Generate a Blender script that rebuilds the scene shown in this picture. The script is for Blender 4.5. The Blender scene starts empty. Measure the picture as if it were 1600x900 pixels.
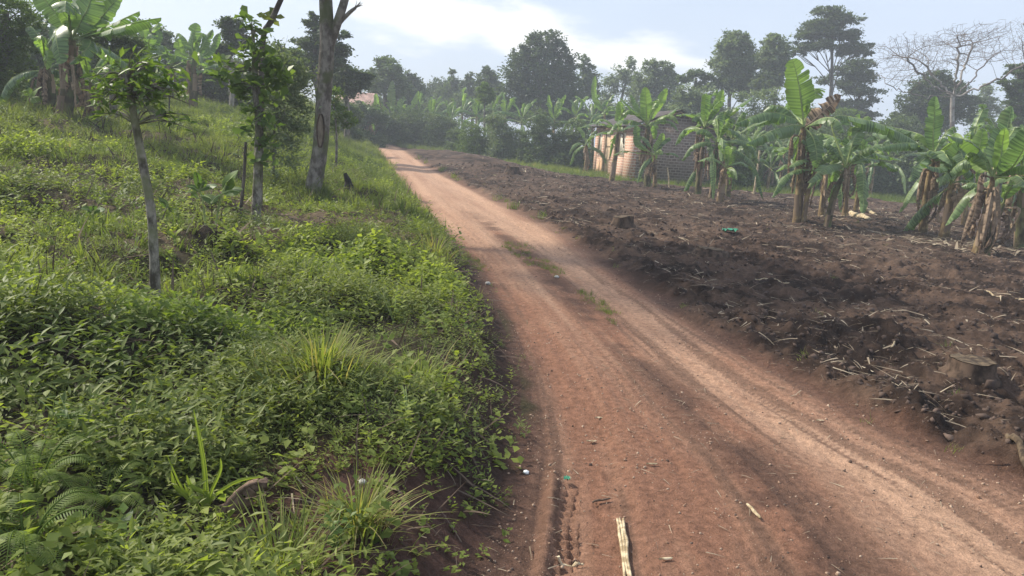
import bpy, math, random
import numpy as np
from mathutils import Vector, Matrix
R = math.radians
rng = np.random.default_rng(7)
random.seed(7)
C = bpy.context.scene
COL = C.collection

# ------------------------------------------------------------------ camera
F, H, PITCH, ROLL = 1150.0, 1.6, R(11.4), R(4.0)
def ray(px, py):
    u, v = px - 800.0, 450.0 - py
    c, s = math.cos(ROLL), math.sin(ROLL)
    X, Y = u * c - v * s, u * s + v * c
    return np.array([X, F * math.cos(PITCH) + Y * math.sin(PITCH), -F * math.sin(PITCH) + Y * math.cos(PITCH)]) / F
cam_d = bpy.data.cameras.new('camera'); cam = bpy.data.objects.new('camera', cam_d); COL.objects.link(cam)
cam_d.sensor_width = 36.0; cam_d.lens = F / 1600 * 36.0; cam_d.clip_start = 0.05; cam_d.clip_end = 3000
c0 = ray(800, 450); ex = ray(801, 450) - c0; ey = ray(800, 449) - c0
ex /= np.linalg.norm(ex); ey /= np.linalg.norm(ey); ez = -c0 / np.linalg.norm(c0)
M = Matrix(((ex[0], ey[0], ez[0], 0), (ex[1], ey[1], ez[1], 0), (ex[2], ey[2], ez[2], H), (0, 0, 0, 1)))
cam.matrix_world = M
C.camera = cam

# ------------------------------------------------------------------ light
AZ, EL = R(-64), R(42)
SUNV = Vector((math.sin(AZ) * math.cos(EL), math.cos(AZ) * math.cos(EL), math.sin(EL)))
sd = bpy.data.lights.new('sun', 'SUN'); sd.energy = 4.2; sd.angle = R(4.5); sd.color = (1.0, 0.93, 0.8)
so = bpy.data.objects.new('sun', sd); COL.objects.link(so)
so.rotation_euler = SUNV.to_track_quat('Z', 'Y').to_euler(); so.location = (-20, 20, 40)
W = bpy.data.worlds.new('World'); C.world = W; W.use_nodes = True
C.view_settings.view_transform = 'Standard'; C.view_settings.look = 'None'
C.view_settings.exposure = 0.66; C.view_settings.gamma = 1.0
C.cycles.max_bounces = 8; C.cycles.diffuse_bounces = 3; C.cycles.transmission_bounces = 5; C.cycles.volume_bounces = 0
C.cycles.use_denoising = True

class N:
    """tiny node helper"""
    def __init__(s, tree): s.t = tree; tree.nodes.clear()
    def n(s, typ, **kw):
        nd = s.t.nodes.new(typ)
        for k, v in kw.items():
            if k.startswith('i_'):
                key = k[2:]; key = int(key) if key.isdigit() else key.replace('_', ' ')
                if isinstance(v, bpy.types.NodeSocket): s.t.links.new(v, nd.inputs[key])
                else: nd.inputs[key].default_value = v
            else: setattr(nd, k, v)
        return nd
    def math(s, op, a, b=0.0, clamp=False):
        m = s.n('ShaderNodeMath', operation=op, use_clamp=clamp)
        for i, q in enumerate((a, b)):
            if isinstance(q, bpy.types.NodeSocket): s.t.links.new(q, m.inputs[i])
            else: m.inputs[i].default_value = q
        return m.outputs[0]
    def mix(s, f, a, b, blend='MIX'):
        m = s.n('ShaderNodeMix', data_type='RGBA', blend_type=blend)
        for i, q in ((0, f), (6, a), (7, b)):
            if isinstance(q, bpy.types.NodeSocket): s.t.links.new(q, m.inputs[i])
            else: m.inputs[i].default_value = (q if i == 0 or len(q) == 4 else (*q, 1))
        return m.outputs[2]
    def ramp(s, f, lo, hi):
        m = s.n('ShaderNodeMapRange', interpolation_type='SMOOTHSTEP')
        s.t.links.new(f, m.inputs[0]); m.inputs[1].default_value = lo; m.inputs[2].default_value = hi
        return m.outputs[0]
    def link(s, a, b): s.t.links.new(a, b)

w = N(W.node_tree)
sky = w.n('ShaderNodeTexSky', sky_type='NISHITA', sun_disc=False, sun_elevation=EL, sun_rotation=AZ, air_density=1.0, dust_density=2.5, ozone_density=1.2)
tc = w.n('ShaderNodeTexCoord')
dirv = tc.outputs['Generated']
# thin high veil and one long pale cloud bank above the far trees
d1 = Vector(ray(560, 0)).normalized(); d2 = Vector(ray(1090, 105)).normalized()
nb = d1.cross(d2).normalized(); cb = Vector(ray(800, 52)).normalized()
if nb.z < 0: nb = -nb
nz = w.n('ShaderNodeTexNoise', i_Vector=w.n('ShaderNodeMapping', i_Vector=dirv, i_Scale=(5, 5, 16)).outputs[0], i_Scale=1.0, i_Detail=7.0, i_Roughness=0.55)
nz2 = w.n('ShaderNodeTexNoise', i_Vector=w.n('ShaderNodeMapping', i_Vector=dirv, i_Scale=(2, 2, 5)).outputs[0], i_Scale=1.0, i_Detail=4.0)
off = w.n('ShaderNodeVectorMath', operation='DOT_PRODUCT', i_0=dirv, i_1=tuple(nb)).outputs['Value']
offn = w.math('ADD', off, w.math('MULTIPLY', w.math('SUBTRACT', nz.outputs['Fac'], 0.5), 0.16))
ab = w.math('ABSOLUTE', w.math('ADD', offn, 0.004))
band = w.math('SUBTRACT', 1.0, w.ramp(ab, 0.006, 0.04))
al = w.n('ShaderNodeVectorMath', operation='DOT_PRODUCT', i_0=dirv, i_1=tuple(cb)).outputs['Value']
band = w.math('MULTIPLY', band, w.ramp(al, math.cos(R(19)), math.cos(R(9))))
veil = w.math('ADD', 0.55, w.math('MULTIPLY', w.ramp(nz2.outputs['Fac'], 0.35, 0.7), 0.2))
base = w.mix(veil, sky.outputs[0], (5.6, 6.5, 8.1, 1))
cl = w.mix(w.math('MULTIPLY', band, 0.85), base, (9.6, 9.4, 9.0, 1))
bg = w.n('ShaderNodeBackground', i_Color=cl, i_Strength=0.098)
w.link(bg.outputs[0], w.n('ShaderNodeOutputWorld').inputs[0])

# ------------------------------------------------------------------ noise and terrain
def hsh(ix, iy, seed):
    h = (ix.astype(np.int64) * 374761393 + iy.astype(np.int64) * 668265263 + seed * 974711) & 0x7fffffff
    h = ((h ^ (h >> 13)) * 1274126177) & 0x7fffffff
    return ((h ^ (h >> 16)) & 0xffff) / 65535.0
def vnoise(x, y, s=1.0, seed=0):
    x = np.asarray(x, float) / s; y = np.asarray(y, float) / s
    ix, iy = np.floor(x), np.floor(y); fx, fy = x - ix, y - iy
    fx = fx * fx * (3 - 2 * fx); fy = fy * fy * (3 - 2 * fy)
    a, b, c, d = hsh(ix, iy, seed), hsh(ix + 1, iy, seed), hsh(ix, iy + 1, seed), hsh(ix + 1, iy + 1, seed)
    return (a * (1 - fx) + b * fx) * (1 - fy) + (c * (1 - fx) + d * fx) * fy
def fbm(x, y, s=1.0, seed=0, o=4):
    t = 0; a = 1; tot = 0
    for i in range(o):
        # rotate each octave to hide the lattice
        ca, sa = math.cos(i * 1.1 + .4), math.sin(i * 1.1 + .4)
        t = t + a * vnoise(x * ca - y * sa, x * sa + y * ca, s, seed + i * 17); tot += a; a *= .52; s *= .5
    return t / tot
def ss(x, a, b):
    t = np.clip((x - a) / (b - a), 0, 1); return t * t * (3 - 2 * t)
Ly = [-40, 0, 2.5, 3.66, 4.7, 5.6, 6.9, 9.4, 13.3, 20, 29, 37, 45, 58, 75, 120]
Lx = [2.5, -.1, -.02, .1, .11, .03, -.14, -.56, -1.47, -2.97, -4.9, -6.8, -8.6, -12.5, -19, -45]
Ry = [-40, 0, 2.5, 3.6, 4.1, 4.7, 5.6, 7, 8, 9.7, 11.7, 14.5, 22, 29, 40, 47, 58, 75, 120]
Rx = [6.0, 3.4, 3.0, 2.76, 2.52, 2.3, 2.05, 1.76, 1.6, 1.35, 1.08, .54, -1.2, -3.0, -5.6, -7.2, -10.5, -17, -43]
def Lf(y): return np.interp(y, Ly, Lx)
def Rf(y): return np.interp(y, Ry, Rx)
def zt(x, y):
    x = np.asarray(x, float); y = np.asarray(y, float)
    d = Lf(y) - x; e = x - Rf(y)
    dd = np.clip(d - .4, 0, None)
    left = .25 * ss(d, .02, .5) + (.085 + .035 * ss(y, 7, 15)) * np.minimum(dd, 11) + .03 * np.clip(dd - 11, 0, 30)
    left = left + .058 * np.clip(y - 10, 0, 40) * ss(d, 0, 6) * (1 - .4 * ss(d, 15, 40))
    rise = .0008 * np.clip(y - 18, 0, 48) ** 1.85 * (1 - ss(e, 0, 16))
    return left + rise
def fieldm(x, y):
    e = x - Rf(y); n = (fbm(x, y, .9, 5) - .5)
    lim = np.interp(x, [-60, -8, -3, 2, 4, 9, 14, 60], [52, 50, 44, 36, 34, 33.5, 33, 33])
    return ss(e + n * .5, .02, .3) * (1 - ss(y + n * 3, lim - .8, lim + .8))
def roadm(x, y):
    n = (fbm(x, y, .5, 9) - .5) * .35
    d = Lf(y) - x; e = x - Rf(y)
    return (1 - ss(d + n, -.06, .1)) * (1 - ss(e + n * 1.4, -.12, .2))
MOUND = None
def zd(x, y, fine=True):
    """terrain with relief"""
    x = np.asarray(x, float); y = np.asarray(y, float)
    z = zt(x, y); f = fieldm(x, y); r = roadm(x, y); g = np.clip(1 - f - r, 0, 1)
    dist = np.hypot(x, y); k = 1 / (1 + dist / 60)
    b = np.abs(fbm(x, y, .55, 21, 4) - .5) * 2
    z = z + f * (.0 + .17 * (b ** .8) * k + .15 * (fbm(x, y, .17, 33, 3) - .4) * k + .07 * (fbm(x, y, .06, 35, 2) - .4) * (1 - ss(dist, 12, 20)) + .12 * (fbm(x, y, 2.4, 3, 2) - .4))
    # heaped soil along the far right side of the road
    e = x - Rf(y)
    z = z + f * .3 * np.exp(-((e - 3.0) / 2.0) ** 2) * ss(y, 22, 32) * (1 - ss(y, 46, 54)) * (.5 + fbm(x, y, 2, 71, 2))
    w_ = Rf(y) - Lf(y); t = (x - Lf(y)) / w_
    nearr = 1 - ss(dist, 4, 14)
    z = z + r * (-.035 * np.exp(-((t - .12) / .10) ** 2) - .03 * np.exp(-((t - .72) / .15) ** 2) + .02 * (fbm(x, y, .5, 41, 3) - .5) + .035 * (fbm(x, y, 1.7, 43, 2) - .5) + .012 * (fbm(x, y, .09, 44, 2) - .5) * nearr)
    # tyre print with lugs pressed in the soft left edge
    u = x - Lf(y)
    tr = ss(u, .22, .26) * (1 - ss(u, .48, .53)) * (1 - ss(y, 3.0, 5.0)) * ss(fbm(x, y, .5, 63, 3), .34, .55)
    z = z + r * tr * (-.02 + .016 * np.sign(np.sin((y + .35 * np.abs(u - .37)) * 95 + 1.5 * fbm(x, y, .3, 64, 2))) * (np.abs(u - .37) > .03) * (.35 + fbm(x, y, .2, 61, 2)))
    z = z + r * .03 * np.exp(-((u - .2) / .03) ** 2) * (1 - ss(y, 3.1, 3.7)) * (.3 + 1.2 * fbm(x, y, .07, 66, 2)) 
    z = z + r * (.030 * (fbm(t * 16, y * .35, 1.0, 141, 3) - .5) + .012 * (fbm(t * 60, y * .8, 1.0, 143, 2) - .5)) * (1 - ss(dist, 12, 25))
    z = z + g * (.42 * (fbm(x, y, .9, 51, 3) - .5) + .05 * (fbm(x, y, .2, 57, 2) - .5)) * ss(Lf(y) - x, .1, 1.0)
    # soil mound beside the second slim tree
    for mx, my, mr, mh in MOUNDS: z = z + mh * np.exp(-(((x - mx) / mr) ** 2 + ((y - my) / (mr * .6)) ** 2) ** 1.5)
    return z
MOUNDS = []
def G(px, py, tmax=200):
    """first hit of a sight line with the terrain"""
    d = ray(px, py); t = np.geomspace(1.2, tmax, 3000)
    p = d[None] * t[:, None]; z = H + p[:, 2]
    h = z - zt(p[:, 0], p[:, 1])
    i = np.argmax(h < 0) if (h < 0).any() else len(t) - 1
    return Vector((p[i, 0], p[i, 1], float(zd(p[i, 0], p[i, 1]))))
def P(px, py, Y):
    d = ray(px, py); t = Y / d[1]; return Vector((d[0] * t, Y, H + d[2] * t))
def onG(px, Y, py0=250):
    x = P(px, py0, Y).x
    return Vector((x, Y, float(zd(x, Y))))
mm = G(345, 392); MOUNDS = [(mm.x, mm.y, .42, .17)]

# ------------------------------------------------------------------ materials
MATS = {}
def prin(name, col, rough=.8, var=.25, scale=6, bump=.2, col2=None, spec=.3):
    m = bpy.data.materials.new(name); m.use_nodes = True; k = N(m.node_tree)
    co = k.n('ShaderNodeTexCoord').outputs['Object']
    n1 = k.n('ShaderNodeTexNoise', i_Vector=co, i_Scale=scale, i_Detail=6.0, i_Roughness=.6)
    c2 = col2 or tuple(min(1, c * (1 + var * 1.5)) for c in col)
    c1 = col if col2 else tuple(c * (1 - var) for c in col)
    cc = k.mix(k.ramp(n1.outputs['Fac'], .35, .68), c1, c2)
    bs = k.n('ShaderNodeBsdfPrincipled', i_Base_Color=cc, i_Roughness=rough)
    bs.inputs['Specular IOR Level'].default_value = spec
    n2 = k.n('ShaderNodeTexNoise', i_Vector=co, i_Scale=scale * 4, i_Detail=4.0)
    bp = k.n('ShaderNodeBump', i_Height=n2.outputs['Fac'], i_Strength=bump, i_Distance=.03)
    k.link(bp.outputs[0], bs.inputs['Normal'])
    k.link(bs.outputs[0], k.n('ShaderNodeOutputMaterial').inputs[0])
    MATS[name] = m; return m
def leafmat(name, c1, c2, c3=None, trans=.35, rough=.5, tcol=None, veins=False):
    """c1..c2 over the per-leaf random value, c3 for the few yellow or dead leaves"""
    m = bpy.data.materials.new(name); m.use_nodes = True; k = N(m.node_tree)
    at = k.n('ShaderNodeAttribute', attribute_name='rnd').outputs['Fac']
    cc = k.mix(at, c1, c2)
    if c3: cc = k.mix(k.ramp(at, .93, .97), cc, c3)
    if veins:
        al_ = k.n('ShaderNodeAttribute', attribute_name='along').outputs['Fac']
        cmb = k.n('ShaderNodeCombineXYZ', i_X=k.math('MULTIPLY', al_, 26.0), i_Y=k.math('MULTIPLY', at, 30.0))
        nv = k.n('ShaderNodeTexNoise', i_Vector=cmb.outputs[0], i_Scale=1.0, i_Detail=3.0)
        cc = k.mix(k.math('MULTIPLY', k.ramp(nv.outputs['Fac'], .4, .6), .6), cc, tuple(c * 1.9 for c in c2))
        nn = k.n('ShaderNodeTexNoise', i_Vector=k.n('ShaderNodeTexCoord').outputs['Object'], i_Scale=3.0, i_Detail=4.0)
        cc = k.mix(k.math('MULTIPLY', k.ramp(nn.outputs['Fac'], .55, .75), .5), cc, (.16, .15, .05))
    bs = k.n('ShaderNodeBsdfPrincipled', i_Base_Color=cc, i_Roughness=rough)
    bs.inputs['Specular IOR Level'].default_value = .35 if veins else .16
    t = k.n('ShaderNodeBsdfTranslucent', i_Color=k.mix(1.0, cc, tcol or (1.65, 1.75, .75, 1), 'MULTIPLY'))
    mx = k.n('ShaderNodeMixShader', i_0=trans); k.link(bs.outputs[0], mx.inputs[1]); k.link(t.outputs[0], mx.inputs[2])
    k.link(mx.outputs[0], k.n('ShaderNodeOutputMaterial').inputs[0])
    MATS[name] = m; return m
def barkmat(name, c1, c2, moss=None, sc=9):
    m = bpy.data.materials.new(name); m.use_nodes = True; k = N(m.node_tree)
    co = k.n('ShaderNodeTexCoord').outputs['Object']
    mp = k.n('ShaderNodeMapping', i_Vector=co, i_Scale=(1, 1, .55)).outputs[0]
    n1 = k.n('ShaderNodeTexNoise', i_Vector=mp, i_Scale=sc, i_Detail=7.0, i_Roughness=.65)
    n2 = k.n('ShaderNodeTexNoise', i_Vector=co, i_Scale=sc * .35, i_Detail=4.0)
    cc = k.mix(k.ramp(n1.outputs['Fac'], .38, .62), c1, c2)
    if moss: cc = k.mix(k.math('MULTIPLY', k.ramp(n2.outputs['Fac'], .48, .62), .8), cc, moss)
    bs = k.n('ShaderNodeBsdfPrincipled', i_Base_Color=cc, i_Roughness=.9)
    bs.inputs['Specular IOR Level'].default_value = .15
    bp = k.n('ShaderNodeBump', i_Height=n1.outputs['Fac'], i_Strength=.6, i_Distance=.02)
    k.link(bp.outputs[0], bs.inputs['Normal']); k.link(bs.outputs[0], k.n('ShaderNodeOutputMaterial').inputs[0])
    MATS[name] = m; return m
def groundmat():
    m = bpy.data.materials.new('soil'); m.use_nodes = True; k = N(m.node_tree)
    co = k.n('ShaderNodeTexCoord').outputs['Object']
    col = k.n('ShaderNodeAttribute', attribute_name='col').outputs['Color']
    n1 = k.n('ShaderNodeTexNoise', i_Vector=co, i_Scale=22.0, i_Detail=8.0, i_Roughness=.7)
    n2 = k.n('ShaderNodeTexNoise', i_Vector=co, i_Scale=140.0, i_Detail=4.0, i_Roughness=.7)
    v = k.n('ShaderNodeMapRange', i_0=n1.outputs['Fac'], i_1=.3, i_2=.7, i_3=.62, i_4=1.4).outputs[0]
    v2 = k.n('ShaderNodeMapRange', i_0=n2.outputs['Fac'], i_1=.3, i_2=.7, i_3=.72, i_4=1.3).outputs[0]
    vv = k.math('MULTIPLY', v, v2)
    cmb = k.n('ShaderNodeCombineXYZ', i_X=vv, i_Y=vv, i_Z=vv)
    cc = k.mix(1.0, col, cmb.outputs[0], 'MULTIPLY')
    bs = k.n('ShaderNodeBsdfPrincipled', i_Base_Color=cc, i_Roughness=.95)
    bs.inputs['Specular IOR Level'].default_value = .12
    hh = k.math('ADD', n1.outputs['Fac'], k.math('MULTIPLY', n2.outputs['Fac'], .35))
    bp = k.n('ShaderNodeBump', i_Height=hh, i_Strength=.9, i_Distance=.035)
    k.link(bp.outputs[0], bs.inputs['Normal']); k.link(bs.outputs[0], k.n('ShaderNodeOutputMaterial').inputs[0])
    MATS['soil'] = m
groundmat()
leafmat('weed', (.10, .145, .036), (.29, .325, .085), (.30, .24, .11), .44)
leafmat('weed_bright', (.14, .19, .038), (.33, .37, .085), None, .42)
leafmat('weed_dull', (.09, .125, .035), (.24, .265, .08), (.19, .13, .08), .3)
leafmat('grass', (.095, .135, .035), (.25, .275, .08), (.32, .26, .12), .4)
leafmat('grass_yellow', (.2, .26, .05), (.3, .36, .07), None, .45)
leafmat('fern', (.10, .15, .035), (.22, .27, .065), None, .42)
leafmat('dry', (.17, .125, .085), (.46, .38, .27), None, .12, .8, (1, 1, 1, 1))
leafmat('twig', (.06, .042, .032), (.17, .125, .09), None, .05, .9, (1, 1, 1, 1))
leafmat('banana', (.065, .11, .05), (.13, .185, .08), None, .34, .38, (1.7, 2.0, .7, 1), True)
leafmat('banana_young', (.11, .17, .05), (.16, .23, .065), None, .42, .4, (1.6, 1.8, .7, 1), True)
leafmat('banana_dead', (.09, .06, .04), (.26, .19, .13), None, .15, .85, (1.1, .9, .7, 1), True)
leafmat('crown_dark', (.04, .068, .036), (.12, .155, .075), None, .3)
leafmat('sapling_leaf', (.055, .09, .035), (.125, .165, .06), (.22, .24, .07), .3)
leafmat('crown_mid', (.06, .10, .042), (.15, .195, .08), None, .28)
leafmat('crown_euc', (.10, .14, .08), (.23, .275, .16), None, .3)
leafmat('crown_light', (.07, .12, .03), (.15, .21, .05), None, .35)
leafmat('broadleaf', (.07, .12, .035), (.15, .21, .055), (.24, .26, .06), .4, .42)
barkmat('bark_grey', (.10, .085, .07), (.27, .245, .21), (.10, .115, .045))
barkmat('bark_slim', (.07, .06, .045), (.32, .29, .24), (.16, .17, .08), 14)
barkmat('bark_dark', (.06, .05, .04), (.14, .12, .10), None)
barkmat('bark_pale', (.22, .195, .17), (.42, .38, .34), (.15, .12, .10), 5)
barkmat('scar', (.17, .135, .10), (.25, .20, .15), None, 12)
barkmat('pseudostem', (.15, .10, .055), (.36, .27, .13), (.07, .05, .035), 7)
barkmat('pseudostem_dark', (.06, .05, .03), (.17, .15, .07), (.10, .13, .05), 7)
barkmat('stump_bark', (.035, .024, .018), (.115, .078, .055), None, 12)
barkmat('cut_wood', (.05, .036, .026), (.15, .11, .07), None, 16)
barkmat('pale_stalk', (.30, .225, .13), (.62, .51, .34), None, 25)
barkmat('brown_leaf', (.11, .075, .055), (.25, .17, .125), None, 20)
prin('rib', (.24, .30, .10), .5)
prin('clod', (.045, .03, .024), .95, .4, 3, .5, (.13, .09, .07))
prin('white_thing', (.75, .76, .74), .6, .15)
prin('green_plastic', (.05, .24, .15), .35, .1)
prin('gravel', (.24, .14, .09), .9, .3, 30, .3, (.45, .34, .25))
prin('stone', (.42, .40, .36), .9)
prin('plank', (.56, .42, .28), .8, .2, 4)
prin('plank_pale', (.68, .62, .5), .8, .2, 4)
prin('plaster', (.52, .33, .2), .9, .2, 3)
prin('frame_wood', (.34, .24, .15), .8)
prin('iron_roof', (.075, .062, .055), .6, .35, 2, .1)
prin('rust_roof', (.34, .22, .18), .8, .3, 2, .1)
prin('black_mark', (.03, .05, .09), .7)
prin('charred', (.018, .016, .015), .9)
def brickmat(name, b1, b2, mo, msize=.02):
    m = bpy.data.materials.new(name); m.use_nodes = True; k = N(m.node_tree)
    at = k.n('ShaderNodeAttribute', attribute_name='wuv').outputs['Vector']; at0 = at
    dn = k.n('ShaderNodeTexNoise', i_Vector=at, i_Scale=2.2, i_Detail=5.0)
    dv = k.n('ShaderNodeVectorMath', operation='SUBTRACT', i_0=dn.outputs['Color'], i_1=(.5, .5, .5)); dv = k.n('ShaderNodeVectorMath', operation='SCALE', i_0=dv.outputs[0], i_Scale=.09)
    at = k.n('ShaderNodeVectorMath', operation='ADD', i_0=at0, i_1=dv.outputs[0]).outputs[0]
    br = k.n('ShaderNodeTexBrick', i_Vector=at, i_Color1=(*b1, 1), i_Color2=(*b2, 1), i_Mortar=(*mo, 1), i_Scale=1.0)
    br.inputs['Mortar Size'].default_value = msize; br.inputs['Brick Width'].default_value = .27; br.inputs['Row Height'].default_value = .135
    br.inputs['Mortar Smooth'].default_value = .2
    nn = k.n('ShaderNodeTexNoise', i_Vector=at, i_Scale=2.0, i_Detail=6.0)
    cc = k.mix(k.math('MULTIPLY', k.ramp(nn.outputs['Fac'], .42, .62), .6), br.outputs['Color'], tuple((p_ + q_) / 2 for p_, q_ in zip(b1, mo)))
    bs = k.n('ShaderNodeBsdfPrincipled', i_Base_Color=cc, i_Roughness=.95)
    bp = k.n('ShaderNodeBump', i_Height=br.outputs['Fac'], i_Strength=.5, i_Distance=-.02)
    k.link(bp.outputs[0], bs.inputs['Normal']); k.link(bs.outputs[0], k.n('ShaderNodeOutputMaterial').inputs[0])
    MATS[name] = m
brickmat('brick_sunlit', (.50, .23, .145), (.42, .19, .12), (.62, .49, .38), .028)  # front brick: the sunlit look is painted into its orange and pale mortar
brickmat('brick_shaded', (.13, .09, .07), (.22, .15, .11), (.36, .30, .24), .022)  # gable and back brick: shade is painted in as a darker colour

# ------------------------------------------------------------------ mesh helpers
class B:
    def __init__(s): s.v = []; s.f = []; s.n = 0; s.r = []; s.a = []; s.m = []
    def add(s, v, f, rnd=.5, along=0., mat=0):
        v = np.asarray(v, float).reshape(-1, 3); f = np.asarray(f, int)
        s.v.append(v); s.f.append(f + s.n); s.n += len(v)
        s.r.append(np.broadcast_to(np.asarray(rnd, float), (len(v),)).copy()); s.a.append(np.broadcast_to(np.asarray(along, float), (len(v),)).copy())
        s.m.append(np.full(len(f), mat, int)); return s
    def inst(s, tv, tf, locs, mats, rnd):
        """copies of one small shape: mats Nx3x3 (columns = axes), locs Nx3"""
        n, k = len(locs), len(tv)
        if n == 0: return s
        V = np.einsum('nij,kj->nki', mats, tv) + locs[:, None]
        Fq = np.asarray(tf)[None] + (np.arange(n) * k)[:, None, None]
        return s.add(V.reshape(-1, 3), Fq.reshape(-1, np.asarray(tf).shape[1]), np.repeat(rnd, k))
    def build(s, name, mats, parent=None, smooth=False, link=True):
        V = np.concatenate(s.v) if s.v else np.zeros((0, 3))
        if parent is not None: V = V - np.array(parent.location)
        me = bpy.data.meshes.new(name)
        cnt = np.concatenate([np.full(len(f), f.shape[1]) for f in s.f]); fl = np.concatenate([f.ravel() for f in s.f])
        me.vertices.add(len(V)); me.vertices.foreach_set('co', V.ravel().astype(np.float32))
        me.loops.add(len(fl)); me.loops.foreach_set('vertex_index', fl.astype(np.int32))
        me.polygons.add(len(cnt)); st = np.concatenate([[0], np.cumsum(cnt)[:-1]])
        me.polygons.foreach_set('loop_start', st.astype(np.int32))
        me.polygons.foreach_set('material_index', np.concatenate(s.m).astype(np.int32))
        if smooth: me.polygons.foreach_set('use_smooth', np.ones(len(cnt), bool))
        a = me.attributes.new('rnd', 'FLOAT', 'POINT'); a.data.foreach_set('value', np.concatenate(s.r).astype(np.float32))
        a = me.attributes.new('along', 'FLOAT', 'POINT'); a.data.foreach_set('value', np.concatenate(s.a).astype(np.float32))
        for m in ([mats] if isinstance(mats, str) else mats): me.materials.append(MATS[m])
        me.update(calc_edges=True); me.validate()
        o = bpy.data.objects.new(name, me)
        if link: COL.objects.link(o)
        if parent is not None: o.parent = parent
        return o
def tag(o, label=None, cat=None, group=None, kind=None):
    for k_, v_ in (('label', label), ('category', cat), ('group', group), ('kind', kind)):
        if v_: o[k_] = v_
    return o
def empty(name, loc, label, cat, group=None):
    o = bpy.data.objects.new(name, None); COL.objects.link(o); o.location = Vector(loc); o.empty_display_size = .2
    bpy.context.view_layer.update(); return tag(o, label, cat, group)
def copy_tree(o, parent=None):
    c = o.copy(); COL.objects.link(c); c.parent = parent
    for ch in o.children: copy_tree(ch, c)
    return c
def bez(pts, n):
    """smooth curve through 2-5 points (Catmull-Rom)"""
    p = np.array([tuple(q) for q in pts], float)
    if len(p) == 2: return p[0] + (p[1] - p[0]) * np.linspace(0, 1, n)[:, None]
    e = np.vstack([2 * p[0] - p[1], p, 2 * p[-1] - p[-2]]); out = []
    for t in np.linspace(0, len(p) - 1, n):
        i = min(int(t), len(p) - 2); u = t - i; a, b, c, d = e[i], e[i + 1], e[i + 2], e[i + 3]
        out.append(.5 * (2 * b + (c - a) * u + (2 * a - 5 * b + 4 * c - d) * u * u + (3 * b - a - 3 * c + d) * u ** 3))
    return np.array(out)
def tube(bm, pts, rad, sides=8, rnd=.5, mat=0, wob=0., cap=True):
    p = np.asarray(pts, float); n = len(p); rad = np.interp(np.linspace(0, 1, n), np.linspace(0, 1, len(rad)), rad) if np.ndim(rad) else np.full(n, rad)
    T = np.gradient(p, axis=0); T /= np.linalg.norm(T, axis=1)[:, None] + 1e-9
    ref = np.array([1., 0, 0]) if abs(T[0][0]) < .8 else np.array([0, 1., 0])
    A = np.cross(T, ref); A /= np.linalg.norm(A, axis=1)[:, None] + 1e-9; Bn = np.cross(T, A)
    th = np.linspace(0, 2 * np.pi, sides, endpoint=False)
    rr = rad[:, None] * (1 + wob * (rng.random((n, sides)) - .5))
    V = p[:, None] + rr[..., None] * (np.cos(th)[None, :, None] * A[:, None] + np.sin(th)[None, :, None] * Bn[:, None])
    i = np.arange(n - 1)[:, None] * sides; j = np.arange(sides)[None]; j2 = (j + 1) % sides
    f = np.stack([i + j, i + j2, i + sides + j2, i + sides + j], -1).reshape(-1, 4)
    base = bm.n
    bm.add(V.reshape(-1, 3), f, rnd, 0, mat)
    if cap:
        for row in (0, n - 1):
            c = V[row].mean(0); vv = np.vstack([V[row], c]); ff = [[q, (q + 1) % sides, sides] for q in range(sides)]
            bm.add(vv, ff, rnd, 0, mat)
    return bm
def box(bm, c, sx, sy, sz, ax=(1, 0, 0), mat=0, rnd=.5):
    ax = np.array(ax, float); ax /= np.linalg.norm(ax); ay = np.array([-ax[1], ax[0], 0]); az = np.array([0, 0, 1.])
    c = np.array(c, float); V = [c + ax * sx * a / 2 + ay * sy * b / 2 + az * sz * d / 2 for a in (-1, 1) for b in (-1, 1) for d in (-1, 1)]
    f = [[0, 1, 3, 2], [4, 6, 7, 5], [0, 4, 5, 1], [2, 3, 7, 6], [0, 2, 6, 4], [1, 5, 7, 3]]
    return bm.add(V, f, rnd, 0, mat)
def rotm(n, tilt=None, up=None):
    """n random frames: columns x (side), y (length), z (normal)"""
    yaw = rng.random(n) * 2 * np.pi; el = (rng.random(n) - .35) * 1.6 if tilt is None else tilt
    y = np.stack([np.cos(yaw) * np.cos(el), np.sin(yaw) * np.cos(el), np.sin(el)], 1)
    r = rng.normal(size=(n, 3)) * .55 + np.array([0, 0, 1.]); x = np.cross(y, r); x /= np.linalg.norm(x, axis=1)[:, None] + 1e-9
    z = np.cross(x, y); return np.stack([x, y, z], 2)
LEAF_V = np.array([[0, 0, 0], [.28, .42, .07], [0, .5, -.02], [-.28, .42, .07], [0, 1, -.06]])
LEAF_F = np.array([[0, 1, 4, 2], [0, 2, 4, 3]])
LONG_V = LEAF_V * np.array([.55, 1, 1.]); QUAD_F = np.array([[0, 1, 4, 3]])
OBO_V = np.array([[0, 0, 0], [.12, .3, .02], [.27, .68, .05], [0, .62, -.03], [-.27, .68, .05], [-.12, .3, .02], [.0, 1, -.08]])
OBO_F = np.array([[0, 1, 2, 3], [3, 2, 6, 4], [0, 3, 4, 5]])

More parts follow.
